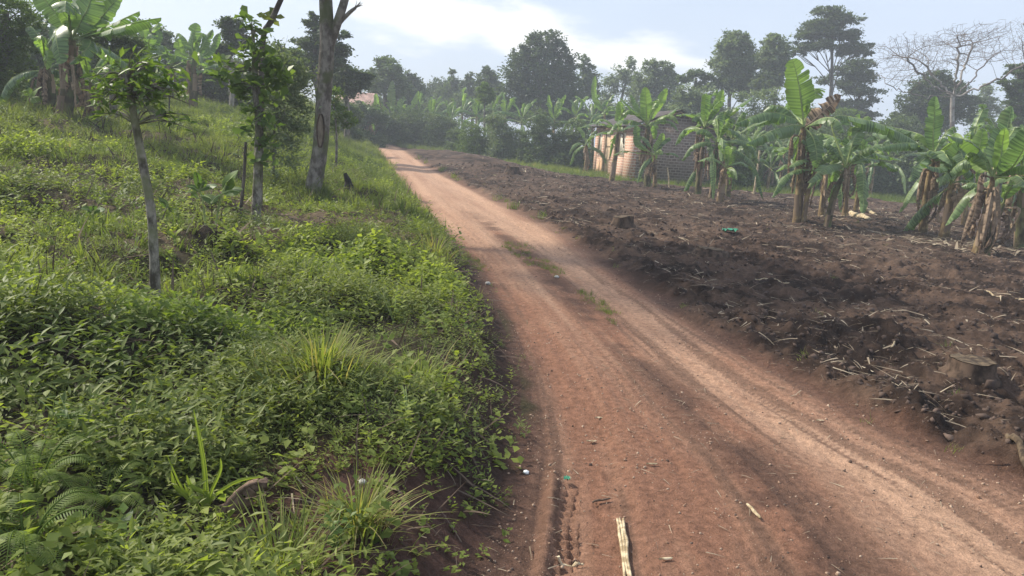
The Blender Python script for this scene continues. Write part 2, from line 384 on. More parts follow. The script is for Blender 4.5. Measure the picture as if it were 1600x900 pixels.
# ------------------------------------------------------------------ the ground, road and tilled field
def make_ground():
    th = np.concatenate([np.linspace(-180, -50, 40, endpoint=False), np.linspace(-50, 50, 840, endpoint=False), np.linspace(50, 180, 40)])
    th = np.radians(th); rr = np.concatenate([[0.0], np.geomspace(.5, 60, 640), np.geomspace(60, 190, 40)[1:]])
    TH, RR = np.meshgrid(th, rr); X = RR * np.sin(TH); Y = RR * np.cos(TH)
    Z = zd(X, Y); nr, nt = X.shape
    V = np.stack([X, Y, Z], -1).reshape(-1, 3)
    i = np.arange(nr - 1)[:, None] * nt; j = np.arange(nt - 1)[None]
    Fq = np.stack([i + j, i + nt + j, i + nt + j + 1, i + j + 1], -1).reshape(-1, 4)
    x, y = V[:, 0], V[:, 1]; f, r = fieldm(x, y), roadm(x, y); g = np.clip(1 - f - r, 0, 1)
    def c3(a): return np.array(a)[None]
    mixc = lambda a, b, t: a * (1 - t[:, None]) + b * t[:, None]
    n1, n2, n3 = fbm(x, y, 1.3, 101), fbm(x, y, .35, 103), fbm(x, y, 3.5, 107)
    fc = mixc(c3((.030, .019, .014)), c3((.105, .067, .047)), ss(n2 + (n1 - .5) * .6 + (fbm(x, y, .11, 109, 2) - .5) * .5, .35, .7))
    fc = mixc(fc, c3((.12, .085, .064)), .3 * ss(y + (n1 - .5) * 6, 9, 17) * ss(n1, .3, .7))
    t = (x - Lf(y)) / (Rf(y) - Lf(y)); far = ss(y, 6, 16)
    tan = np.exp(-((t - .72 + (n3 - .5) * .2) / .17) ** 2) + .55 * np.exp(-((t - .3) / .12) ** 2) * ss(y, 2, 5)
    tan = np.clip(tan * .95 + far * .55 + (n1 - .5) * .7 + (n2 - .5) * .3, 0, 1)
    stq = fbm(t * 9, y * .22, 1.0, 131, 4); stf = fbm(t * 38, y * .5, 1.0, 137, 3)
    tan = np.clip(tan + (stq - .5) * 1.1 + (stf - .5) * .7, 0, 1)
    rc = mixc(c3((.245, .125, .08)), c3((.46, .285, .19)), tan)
    rc = mixc(rc, c3((.15, .085, .058)), .7 * ss(stf, .58, .66) * (1 - .6 * far) * (1 - .5 * far))
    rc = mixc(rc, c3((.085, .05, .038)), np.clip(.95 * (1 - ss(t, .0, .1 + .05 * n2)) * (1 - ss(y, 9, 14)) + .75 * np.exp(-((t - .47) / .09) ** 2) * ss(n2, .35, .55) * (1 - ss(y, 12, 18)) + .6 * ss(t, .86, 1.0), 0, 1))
    gc = mixc(c3((.05, .042, .022)), c3((.15, .11, .07)), ss(n1 + (n2 - .5) * .5, .55, .75))
    gc = mixc(gc, c3((.07, .095, .03)), ss(np.hypot(x, y), 14, 26))
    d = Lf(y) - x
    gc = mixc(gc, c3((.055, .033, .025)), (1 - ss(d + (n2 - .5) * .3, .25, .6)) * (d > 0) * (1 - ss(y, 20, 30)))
    gc = mixc(gc, rc * .35 + fc * .55, ss(x - Lf(y), .2, .6) * (1 - ss(x - Rf(y), 1.5, 3.0)))
    dirt = (1 - ss((x + .3) ** 2 / .5 + (y - 2.45) ** 2 / .35, .5, 1.2)); gc = mixc(gc, c3((.09, .05, .038)), dirt)
    for mx, my, mr, mh in MOUNDS: gc = mixc(gc, c3((.025, .018, .014)), np.exp(-(((x - mx) / mr) ** 2 + ((y - my) / mr) ** 2)))
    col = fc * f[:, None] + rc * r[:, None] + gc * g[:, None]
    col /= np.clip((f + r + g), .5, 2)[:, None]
    cent = V[Fq].mean(1); cf, cr = fieldm(cent[:, 0], cent[:, 1]), roadm(cent[:, 0], cent[:, 1])
    which = np.where(cr > .5, 1, np.where(cf > .5, 2, 0))
    for wi, nm in ((0, 'ground'), (1, 'dirt_road'), (2, 'tilled_field')):
        fq = Fq[which == wi]; u, inv = np.unique(fq, return_inverse=True); fq = inv.reshape(-1, 4)
        b = B(); b.add(V[u], fq); o = b.build(nm, 'soil', None, True)
        a = o.data.attributes.new('col', 'FLOAT_COLOR', 'POINT')
        a.data.foreach_set('color', np.hstack([col[u], np.ones((len(u), 1))]).ravel().astype(np.float32))
        tag(o, kind='structure')
make_ground()

# haze: one even closed volume round the whole place
def haze():
    b = B(); box(b, (0, 0, 11.5), 400, 400, 35)
    m = bpy.data.materials.new('haze_air'); m.use_nodes = True; k = N(m.node_tree)
    pv = k.n('ShaderNodeVolumePrincipled', i_Color=(.86, .92, 1, 1), i_Density=.0031, i_Anisotropy=.1)
    k.link(pv.outputs[0], k.n('ShaderNodeOutputMaterial').inputs['Volume']); MATS['haze'] = m
    o = b.build('haze', 'haze'); tag(o, kind='stuff')
    m.cycles.homogeneous_volume = True if hasattr(m.cycles, 'homogeneous_volume') else None
haze()

# ------------------------------------------------------------------ trees and bushes
def crown_mesh(b, blobs, n, leaf, tv=LONG_V, tf=LEAF_F, clump=.16, shell=.5, flat=1.):
    """blobs: (centre, rx, ry, rz) in metres"""
    vol = np.array([q[1] * q[2] * q[3] for q in blobs]) ** .72; vol /= vol.sum()
    for (c, rx, ry, rz), f in zip(blobs, vol):
        m = int(n * f) + 8; nc = max(6, int(m / 34))
        d = rng.normal(size=(nc, 3)); d /= np.linalg.norm(d, axis=1)[:, None]
        rad = shell + (1.08 - shell) * rng.random(nc) ** .8; rad *= 1 + .45 * (rng.random(nc) - .5)
        S = np.array([rx, ry, rz]); cc = np.array(c) + d * rad[:, None] * S
        k = rng.integers(0, nc, m); sp = clump * S.mean() * (.35 + 1.3 * rng.random(nc) ** 1.5)[k]
        off = rng.normal(size=(m, 3)) * sp[:, None]; off[:, 2] *= .62 * flat
        L = cc[k] + off; A = rotm(m)
        sc = leaf * (.7 + .6 * rng.random(m)); tone = np.clip(rng.random(nc)[k] * .55 + rng.random(m) * .45, 0, .92)
        b.inst(tv, tf, L, A * sc[:, None, None], tone)
def limbs(b, base, top, blobs, r0, sides=8, bend=.04):
    base = np.array(base, float); top = np.array(top, float); Ht = np.linalg.norm(top - base)
    mid = base + (top - base) * .5 + rng.normal(size=3) * np.array([1, 1, 0]) * Ht * bend
    tr = bez([base - [0, 0, .15], mid, top], 12); tube(b, tr, [r0 * 1.25, r0, r0 * .8, r0 * .3], sides, wob=.12)
    for c, rx, ry, rz in blobs:
        c = np.array(c, float); i = int(np.clip((c[2] - base[2]) / Ht * 11 - 1.2 - rng.random() * 1.5, 2, 10)); s = tr[i]
        m = s + (c - s) * .5 + np.array([0, 0, .06 * Ht]) * rng.random()
        tube(b, bez([s, m, c], 7), [r0 * .45 * (1 - i / 16), r0 * .1], 5, wob=.1)
        for q in range(3):
            e = c + rng.normal(size=3) * np.array([rx, ry, rz]) * .45; tube(b, bez([m, (m + e) / 2 + rng.normal(size=3) * .05 * Ht * .3, e], 5), [r0 * .2, r0 * .05], 4)
def pxblobs(bl, Y, dep=1.0):
    out = []
    for q in bl:
        px, py, rx, ry = q[:4]; dy = q[4] if len(q) > 4 else 0
        YY = Y + dy; s = YY / F; c = P(px, py, YY); out.append((tuple(c), rx * s, rx * s * dep, ry * s))
    return out
def tree(name, label, cat, bx, Y, blobs, leaf=.16, n=6000,  mat='crown_mid', bark='bark_grey', r=.16, top=None, group=None, shape='long', clump=.16, shell=.5, base=None, flat=1., grow=True):
    if Y > 24: leaf *= .92; n = int(n * 1.75); shape = 'leaf'; clump *= 1.15
    bl = pxblobs(blobs, Y); bs = Vector(base) if base else onG(bx, Y)
    if cat == 'bush' and Y > 24:      # bushes are leafy down to the ground
        bl = bl + [((c[0], c[1] - .3, float(zt(c[0], c[1])) + rz * .55), rx * 1.05, ry, rz * .9) for c, rx, ry, rz in bl if c[2] - zt(c[0], c[1]) < 4.5]; n = int(n * 1.5)
    t = empty(name, bs, label, cat, group)
    hi = max(bl, key=lambda q: q[0][2]); tp = tuple(top) if top is not None else (hi[0][0], hi[0][1], hi[0][2])
    tb = B(); limbs(tb, bs, tp, bl, r); tb.build('trunk' if cat != 'bush' else 'stem', bark, t, True)
    cb_ = B(); tv, tf = {'long': (LONG_V, LEAF_F), 'leaf': (LEAF_V, LEAF_F), 'quad': (LEAF_V, QUAD_F), 'obo': (OBO_V, OBO_F)}[shape]
    crown_mesh(cb_, bl, n, leaf, tv, tf, clump, shell, flat); cb_.build('crown' if cat != 'bush' else 'foliage', mat, t)
    return t
T = tree
# far tree line, left to centre
T('broadleaf_tree', 'thin-topped tree left of the gap in the far tree line, above the broken-leaved bananas', 'tree', 606, 58, [(597, 100, 12, 14), (612, 112, 20, 18), (592, 128, 22, 20), (618, 138, 22, 22)], .26, 4200, 'crown_mid', r=.16, shell=.3)
T('broadleaf_tree', 'small rounded grey-green tree right behind the thin-topped tree', 'tree', 642, 68, [(641, 125, 12, 12), (645, 142, 18, 18), (632, 150, 16, 16)], .26, 3200, 'crown_dark')
T('broadleaf_tree', 'low wide bluish tree at the lowest gap of the tree line', 'tree', 685, 80, [(675, 148, 26, 16), (700, 145, 26, 18), (690, 135, 10, 10)], .3, 3600, 'crown_dark')
T('broadleaf_tree', 'slender pointed tree beside the lowest gap', 'tree', 706, 76, [(707, 120, 5, 9), (708, 134, 9, 12), (700, 150, 14, 14)], .28, 2000, 'crown_mid')
T('broadleaf_tree', 'narrow cone-shaped tree, left one of the two dark cones', 'tree', 733, 74, [(733, 122, 6, 8), (733, 134, 11, 12), (735, 152, 15, 16)], .28, 2600, 'crown_dark')
T('broadleaf_tree', 'wide dark cone-shaped tree just left of the tallest dense tree', 'tree', 764, 70, [(761, 115, 8, 9), (763, 128, 16, 13), (768, 146, 21, 18)], .28, 3600, 'crown_dark')
T('broadleaf_tree', 'small yellow-green tree in front of the dark cone-shaped trees', 'tree', 757, 52, [(757, 140, 10, 8), (758, 152, 14, 10)], .18, 1500, 'crown_light', r=.08)
T('broadleaf_tree', 'tallest dense dark tree in the middle of the tree line', 'tree', 850, 62, [(837, 58, 9, 12), (832, 72, 16, 14), (862, 66, 15, 14), (876, 78, 14, 18), (818, 92, 20, 16), (850, 95, 28, 22), (884, 105, 18, 24), (808, 118, 22, 20), (845, 130, 34, 26), (886, 140, 20, 30), (805, 150, 24, 22), (850, 165, 40, 26)], .26, 17000, 'crown_dark', r=.3, shell=.42)
T('broadleaf_tree', 'loose narrow tree right behind the tallest dense tree', 'tree', 918, 70, [(912, 100, 8, 12), (918, 122, 12, 16), (928, 138, 12, 18), (905, 140, 12, 18)], .26, 3400, 'crown_mid')
T('broadleaf_tree', 'sparse tree letting the sky through above the left end of the brick house', 'tree', 965, 72, [(985, 100, 9, 10), (975, 118, 14, 16), (955, 135, 14, 16), (990, 135, 16, 18), (945, 155, 12, 16)], .24, 3000, 'crown_euc', shell=.3, clump=.2)
T('eucalyptus_tree', 'bushy grey-green eucalyptus rising behind the brick house roof', 'tree', 1025, 66, [(1016, 104, 12, 9), (1034, 106, 16, 11), (1046, 122, 14, 12), (1010, 128, 20, 18), (1036, 136, 22, 18), (1005, 158, 24, 22), (1045, 160, 22, 20)], .26, 8500, 'crown_euc', r=.2, clump=.14)
T('flat_topped_tree', 'small flat-topped tree right of the house gable with open sky beneath', 'tree', 1088, 60, [(1088, 116, 15, 4), (1106, 121, 11, 4), (1070, 124, 12, 5), (1100, 134, 14, 6), (1120, 132, 9, 6)], .22, 2600, 'crown_mid', r=.1, clump=.2, flat=.6)
T('round_tree', 'round light green tree just over the gable of the brick house', 'tree', 1085, 55, [(1078, 150, 20, 14), (1100, 156, 20, 16), (1075, 170, 22, 16), (1110, 175, 18, 18)], .22, 4800, 'crown_euc', r=.12)
T('eucalyptus_tree', 'tall eucalyptus with full drooping crown, left of the tall pair', 'tree', 1150, 60, [(1150, 62, 15, 12), (1142, 80, 20, 14), (1160, 84, 18, 16), (1132, 102, 18, 15), (1160, 108, 22, 18), (1140, 128, 20, 14), (1168, 135, 16, 16)], .28, 9500, 'crown_euc', r=.17, clump=.17)
T('eucalyptus_tree', 'tall eucalyptus with thinning lower crown, right of the tall pair', 'tree', 1208, 58, [(1208, 66, 12, 12), (1218, 82, 14, 16), (1200, 92, 15, 16), (1222, 106, 13, 18), (1205, 122, 16, 18), (1190, 135, 14, 16)], .26, 7500, 'crown_euc', r=.15, clump=.18)
T('eucalyptus_sapling', 'airy young tree with scattered leaves against bright sky below the tall eucalyptus pair', 'tree', 1188, 48, [(1195, 148, 20, 14), (1175, 165, 18, 14), (1205, 168, 18, 16), (1160, 150, 12, 12)], .2, 1100, 'crown_euc', r=.07, shell=.1, clump=.3)
T('umbrella_tree', 'tall tree with layered umbrella crown on a long bare dark trunk', 'tree', 1276, 62, [(1297, 20, 22, 7), (1312, 32, 26, 9), (1278, 40, 20, 7), (1290, 50, 30, 8), (1320, 55, 22, 9), (1262, 58, 18, 6), (1258, 74, 18, 7), (1285, 72, 22, 6), (1334, 74, 22, 8), (1344, 84, 14, 6), (1246, 84, 10, 5), (1318, 84, 12, 5)], .25, 9500, 'crown_dark', 'bark_dark', r=.19, top=P(1301, 52, 62), flat=.5, clump=.2)
T('layered_tree', 'dark tree with layered boughs right behind the tall umbrella tree', 'tree', 1335, 64, [(1345, 100, 20, 7), (1330, 112, 22, 8), (1350, 122, 20, 8), (1325, 132, 18, 7), (1345, 142, 24, 7), (1290, 126, 12, 7), (1355, 158, 16, 6), (1330, 166, 22, 8), (1345, 178, 22, 8), (1305, 168, 14, 6)], .25, 8000, 'crown_dark', 'bark_dark', r=.16, flat=.5, clump=.2)
T('round_tree', 'dense dark round tree behind the leafless tree', 'tree', 1465, 56, [(1466, 124, 18, 12), (1448, 140, 20, 16), (1482, 144, 24, 18), (1428, 165, 22, 18), (1462, 170, 30, 22), (1500, 170, 22, 22), (1415, 188, 18, 14), (1450, 195, 28, 18)], .24, 12000, 'crown_dark', r=.22)
T('eucalyptus_sapling', 'small pale loose-crowned tree right of the leafless tree', 'tree', 1542, 68, [(1543, 142, 12, 11), (1535, 160, 14, 12), (1552, 168, 14, 14), (1530, 185, 18, 14)], .24, 2400, 'crown_euc', r=.1, shell=.25, clump=.22)
T('layered_tree', 'green layered tree cut by the right edge of the picture', 'tree', 1600, 46, [(1590, 108, 14, 8), (1604, 118, 16, 8), (1582, 132, 18, 9), (1600, 142, 20, 9), (1590, 160, 18, 10), (1604, 176, 20, 12), (1588, 192, 14, 12), (1625, 125, 22, 16)], .2, 7000, 'crown_mid', r=.17, flat=.5)
# left background
T('broadleaf_tree', 'drooping feathery tree filling the upper left corner', 'tree', -20, 16, [(10, 20, 45, 30), (-30, 60, 50, 40), (38, 66, 22, 26), (10, 100, 34, 32), (-10, 140, 30, 26)], .1, 15000, 'crown_light', r=.15, clump=.15)
T('shade_tree', 'umbrella-shaped bushy tree shading dark ground beside the tall left banana', 'tree', 180, 17.5, [(165, 56, 22, 7), (190, 60, 26, 9), (150, 70, 18, 9), (212, 74, 16, 9), (180, 84, 34, 14), (215, 98, 22, 10), (240, 108, 14, 8)], .09, 11000, 'crown_mid', r=.08)
T('round_tree', 'small dark round-crowned tree standing above the far left banana grove', 'tree', 362, 28, [(356, 38, 12, 9), (370, 42, 12, 10), (362, 54, 15, 10), (375, 66, 15, 12), (350, 80, 16, 12)], .12, 4200, 'crown_dark', 'bark_pale', r=.08, top=P(362, 60, 28))
T('conifer_tree', 'feathery dark conifer behind the forked tree trunk', 'tree', 505, 33, [(492, 22, 6, 12), (490, 40, 14, 8), (505, 55, 22, 8), (535, 55, 10, 6), (490, 70, 26, 8), (520, 78, 26, 8), (470, 90, 22, 8), (505, 98, 28, 10), (480, 115, 26, 10), (530, 90, 12, 8)], .17, 6500, 'crown_dark', 'bark_dark', r=.13, flat=.5, clump=.2)
T('bushy_tree', 'low dense dark tree right behind the forked tree trunk', 'tree', 540, 35, [(528, 108, 16, 10), (548, 118, 22, 10), (535, 134, 26, 16), (562, 132, 12, 10), (575, 120, 10, 6)], .16, 5500, 'crown_dark', r=.12, clump=.18)
T('bushy_tree', 'grey-green leafy tree between the slim tree with broad leaves and the conifer', 'tree', 445, 26, [(430, 80, 22, 14), (455, 95, 20, 14), (420, 105, 24, 16), (450, 125, 26, 18), (410, 130, 22, 18)], .12, 7000, 'crown_mid', r=.1)
T('bush', 'dark bush shading the far end of the left meadow', 'bush', 320, 29, [(265, 128, 26, 16), (300, 125, 28, 20), (335, 120, 26, 22), (375, 125, 26, 24), (405, 135, 22, 22), (240, 140, 20, 14)], .13, 9500, 'crown_dark', 'bark_dark', r=.05)
T('bush', 'light green leafy bush right of the forked trunk base', 'bush', 525, 19, [(520, 150, 14, 16), (528, 175, 18, 16), (515, 195, 16, 14), (545, 190, 14, 12)], .1, 2600, 'crown_light', r=.03)
# bushes under the far tree line
def bush(label, px, Y, bl, n=3500, mat='crown_mid', leaf=.16, group=None, **kw):
    mat = {'crown_dark': 'crown_mid', 'crown_mid': 'crown_euc' if px % 2 else 'crown_mid'}.get(mat, mat)
    return T('bush', label, 'bush', px, Y, bl, leaf, n, mat, 'bark_dark', .04, group=group, **kw)
bush('dark clipped-looking bush at the left end of the hedge beyond the road bend', 600, 56, [(598, 196, 22, 16), (580, 200, 16, 14), (616, 190, 18, 14)], 4500, 'crown_dark')
bush('broad dark bush in the middle of the hedge beyond the road bend', 645, 55, [(635, 192, 22, 16), (655, 186, 22, 16), (645, 204, 26, 12)], 5000, 'crown_dark')
bush('dark bush at the right end of the hedge beyond the road bend', 688, 54, [(680, 194, 20, 16), (698, 198, 18, 14), (685, 208, 22, 12)], 4500, 'crown_dark')
bush('pale feathery bush right of the dark hedge', 752, 47, [(735, 208, 20, 16), (758, 214, 20, 18), (745, 224, 24, 12)], 4200, 'crown_light', .13)
bush('mid green bush beside the pale feathery bush', 795, 46, [(785, 210, 18, 22), (805, 218, 20, 20), (775, 190, 14, 12)], 4500, 'crown_mid')
bush('dense dark bush under the tallest tree', 850, 45, [(832, 220, 20, 20), (858, 215, 24, 24), (850, 236, 28, 12), (842, 190, 22, 14)], 5500, 'crown_mid')
bush('dark bush left of the brick house front', 900, 44.5, [(885, 226, 22, 20), (905, 236, 20, 16), (900, 205, 18, 16)], 5000, 'crown_dark')
bush('low bush between the pale feathery bush and the hedge', 718, 50, [(715, 212, 14, 12), (722, 220, 12, 10)], 1800, 'crown_mid')
for px, Y, y0, hh, mt, lb in [
    (1120, 46, 218, 26, 'crown_mid', 'green bush right against the far side of the gable wall'), (1165, 47, 222, 30, 'crown_dark', 'dark bush behind the stand of banana plants right of the house'),
    (1205, 45, 240, 32, 'crown_mid', 'green bush behind the short pale pole'), (1245, 48, 222, 30, 'crown_light', 'light green bush straight behind the tallest banana plant'),
    (1290, 46, 235, 34, 'crown_mid', 'green bush below the brown dead banana leaf'), (1330, 44, 250, 34, 'crown_mid', 'green bush behind the dark leaning banana stem'),
    (1365, 47, 225, 32, 'crown_dark', 'dark bush under the long arching banana leaf'), (1395, 44, 258, 34, 'crown_mid', 'low green bush bordering the grass strip, left of the right-hand banana stand'),
    (1430, 47, 240, 32, 'crown_dark', 'dark bush under the left part of the dense round tree'), (1475, 45, 250, 36, 'crown_mid', 'green bush at the foot of the leafless tree'),
    (1520, 46, 250, 36, 'crown_dark', 'dark bush right of the foot of the leafless tree'), (1560, 44, 260, 36, 'crown_mid', 'green bush behind the bushy yellow-stemmed banana plant'),
    (1605, 43, 262, 38, 'crown_dark', 'dark bush cut by the right picture edge'), (1150, 42, 262, 20, 'crown_light', 'low light green bush on the grass strip right of the house'),
    (1305, 51, 196, 28, 'crown_light', 'light green bush top showing just below the long bare dark trunk'), (1250, 53, 192, 24, 'crown_mid', 'green bush top under the airy young tree'),
    (1400, 51, 205, 24, 'crown_mid', 'green bush top left of the dense round tree'), (1550, 51, 212, 30, 'crown_mid', 'green bush below the small pale loose-crowned tree'), (1072, 49, 205, 24, 'crown_mid', 'green bush top showing over the gable')]:
    if y0 > 217: Y -= 4.5
    bush(lb, px, Y, [(px - 8, y0, 24, hh * .8), (px + 14, y0 - 5, 22, hh * .7), (px, y0 + hh * .8, 30, hh * .7), (px - 22, y0 + hh * .7, 18, hh * .6)], 6500, mt, .19)
bush('bush hiding the foot of the low house beyond the forked tree', 544, 40, [(536, 172, 16, 12), (552, 180, 14, 12), (538, 196, 16, 12)], 5000, 'crown_mid', .14)
bush('tall dark mass of foliage behind the towering banana plant', 120, 25, [(60, 60, 40, 34), (110, 80, 44, 34), (40, 110, 44, 34), (100, 125, 44, 30), (150, 110, 34, 30)], 9000, 'crown_dark', .16)
bush('leafy foliage mass behind the far left banana grove', 320, 33, [(226, 56, 24, 18), (256, 62, 20, 16), (262, 82, 22, 18), (290, 96, 26, 22), (330, 92, 24, 22), (240, 105, 24, 22), (365, 110, 24, 20), (300, 125, 40, 18)], 9000, 'crown_mid', .16)
bush('low green bush at the road end, close in front of the faded roof', 572, 50, [(560, 172, 16, 12), (578, 176, 16, 12), (592, 184, 14, 12), (566, 188, 20, 10)], 6000, 'crown_mid', .15)
bush('dark undergrowth bush between the upper left banana stems', 60, 17.5, [(20, 145, 40, 26), (70, 150, 36, 24), (115, 150, 34, 22)], 6500, 'crown_dark', .12)
bush('dark undergrowth bush below the umbrella-shaped tree', 190, 20, [(165, 135, 34, 22), (205, 130, 34, 24), (240, 138, 26, 18)], 6500, 'crown_dark', .12)
for px, Y, y0, lb in [(590, 68, 172, 'hazy bush row end above the dark hedge, left of the far gap'), (660, 72, 172, 'hazy green bush under the lowest gap of the tree line'), (720, 70, 172, 'hazy green bush under the narrow cone-shaped tree'), (790, 66, 178, 'green bush at the left foot of the tallest tree'), (880, 64, 185, 'green bush at the foot of the tallest tree, right side'), (945, 62, 182, 'green bush just left of the house roof'), (1010, 62, 180, 'green bush top directly behind the house roof'), (1125, 58, 190, 'green bush behind the gable and below the tall eucalyptus pair'), (1190, 58, 200, 'green bush below the airy young tree')]:
    bush(lb, px, Y, [(px - 26, y0, 24, 14), (px, y0 - 6, 22, 16), (px + 24, y0, 24, 14)], 7000, 'crown_mid', .2)
# leafless tree: branches grown towards points under a flat umbrella
def bare_tree():
    Y = 46; s = Y / F; base = onG(1493, Y); t = empty('leafless_tree', base, 'wide leafless pale-limbed tree spreading a flat net of bare twigs', 'tree')
    fork = np.array(P(1492, 150, Y)); r2 = np.random.default_rng(3)
    A = []
    while len(A) < 4200:
        u, v, q = r2.uniform(-1.0, 1.12), r2.uniform(-1, 1), r2.random() ** .6
        if u * u / 1.1 + v * v > 1: continue
        top = 42 + 22 * abs(u) ** 3 + (10 if u < 0 else 0) + 9 * math.sin(u * 9); bot = 108 + (26 if u < -.3 else -10 * abs(u))
        px = 1492 + 118 * u; py = bot + (top - bot) * q
        p = P(px, py, Y); A.append((p.x, p.y + v * 110 * s, p.z))
    A = np.array(A); pts = [np.array(base) - [0, 0, .2]]; par = [-1]
    for q in np.linspace(0, 1, 14)[1:]: pts.append(np.array(base) * (1 - q) + fork * q + np.array([.12 * math.sin(q * 5), 0, 0])); par.append(len(pts) - 2)
    step = .25
    # a few main limbs drawn first
    for tgt in [(1560, 95), (1590, 88), (1455, 95), (1405, 88), (1480, 66), (1535, 60), (1430, 128), (1372, 132), (1568, 168)]:
        e = np.array(P(tgt[0], tgt[1], Y)) + [0, r2.uniform(-2.2, 2.2), 0]; i0 = len(pts) - 1 if False else 13
        if tgt[0] in (1372,): i0 = 13
        cur, pi = pts[i0], i0; nst = int(np.linalg.norm(e - cur) / step)
        for k_ in range(nst):
            q = (k_ + 1) / nst; p = fork + (e - fork) * q + np.array([0, 0, math.sin(q * math.pi) * .12 * nst * step * (-.6)]) + r2.normal(size=3) * .07
            pts.append(p); par.append(pi); pi = len(pts) - 1
    pts = list(pts); alive = np.ones(len(A), bool)
    for it in range(60):
        Pn = np.array(pts); D = np.linalg.norm(A[alive][:, None] - Pn[None], axis=2); near = D.argmin(1); dm = D.min(1)
        idx = np.where(alive)[0]; alive[idx[dm < .21]] = False; ok = (dm >= .21) & (dm < 2.6)
        if not ok.any(): break
        acc = {}
        for a_, nn in zip(idx[ok], near[ok]): acc.setdefault(nn, []).append(A[a_] - Pn[nn])
        for nn, ds in acc.items():
            ds = np.array(ds); v = (ds / np.linalg.norm(ds, axis=1)[:, None]).sum(0) + r2.normal(size=3) * .25; v /= np.linalg.norm(v) + 1e-9
            pts.append(Pn[nn] + v * step * .9); par.append(nn)
    Pn = np.array(pts); n = len(Pn); kids = [[] for _ in range(n)]
    for i, q in enumerate(par):
        if q >= 0: kids[q].append(i)
    rad2 = np.zeros(n)
    for i in range(n - 1, -1, -1): rad2[i] = (sum(rad2[k_] ** 2.2 for k_ in kids[i])) ** (1 / 2.2) if kids[i] else .0062
    rad2 = np.minimum(rad2 * .85, .15)
    tb, bb = B(), B(); done = set()
    for i in range(n):   # chains
        if i != 0 and len(kids[par[i]]) == 1: continue
        ch = [par[i], i] if i else [0]; q = i
        while len(kids[q]) == 1: q = kids[q][0]; ch.append(q)
        if len(ch) < 2: continue
        rr = rad2[ch]; rr[0] = min(rr[0], rr[1] * 1.2)
        tube(bb if rr.max() < .06 else tb, Pn[ch], rr, 4 if rr.max() < .05 else 7, wob=.1, cap=False)
    tb.build('trunk', 'bark_pale', t, True); bb.build('crown', 'twig_bark', t)
barkmat('twig_bark', (.12, .10, .09), (.22, .19, .17), None, 5)
bare_tree()

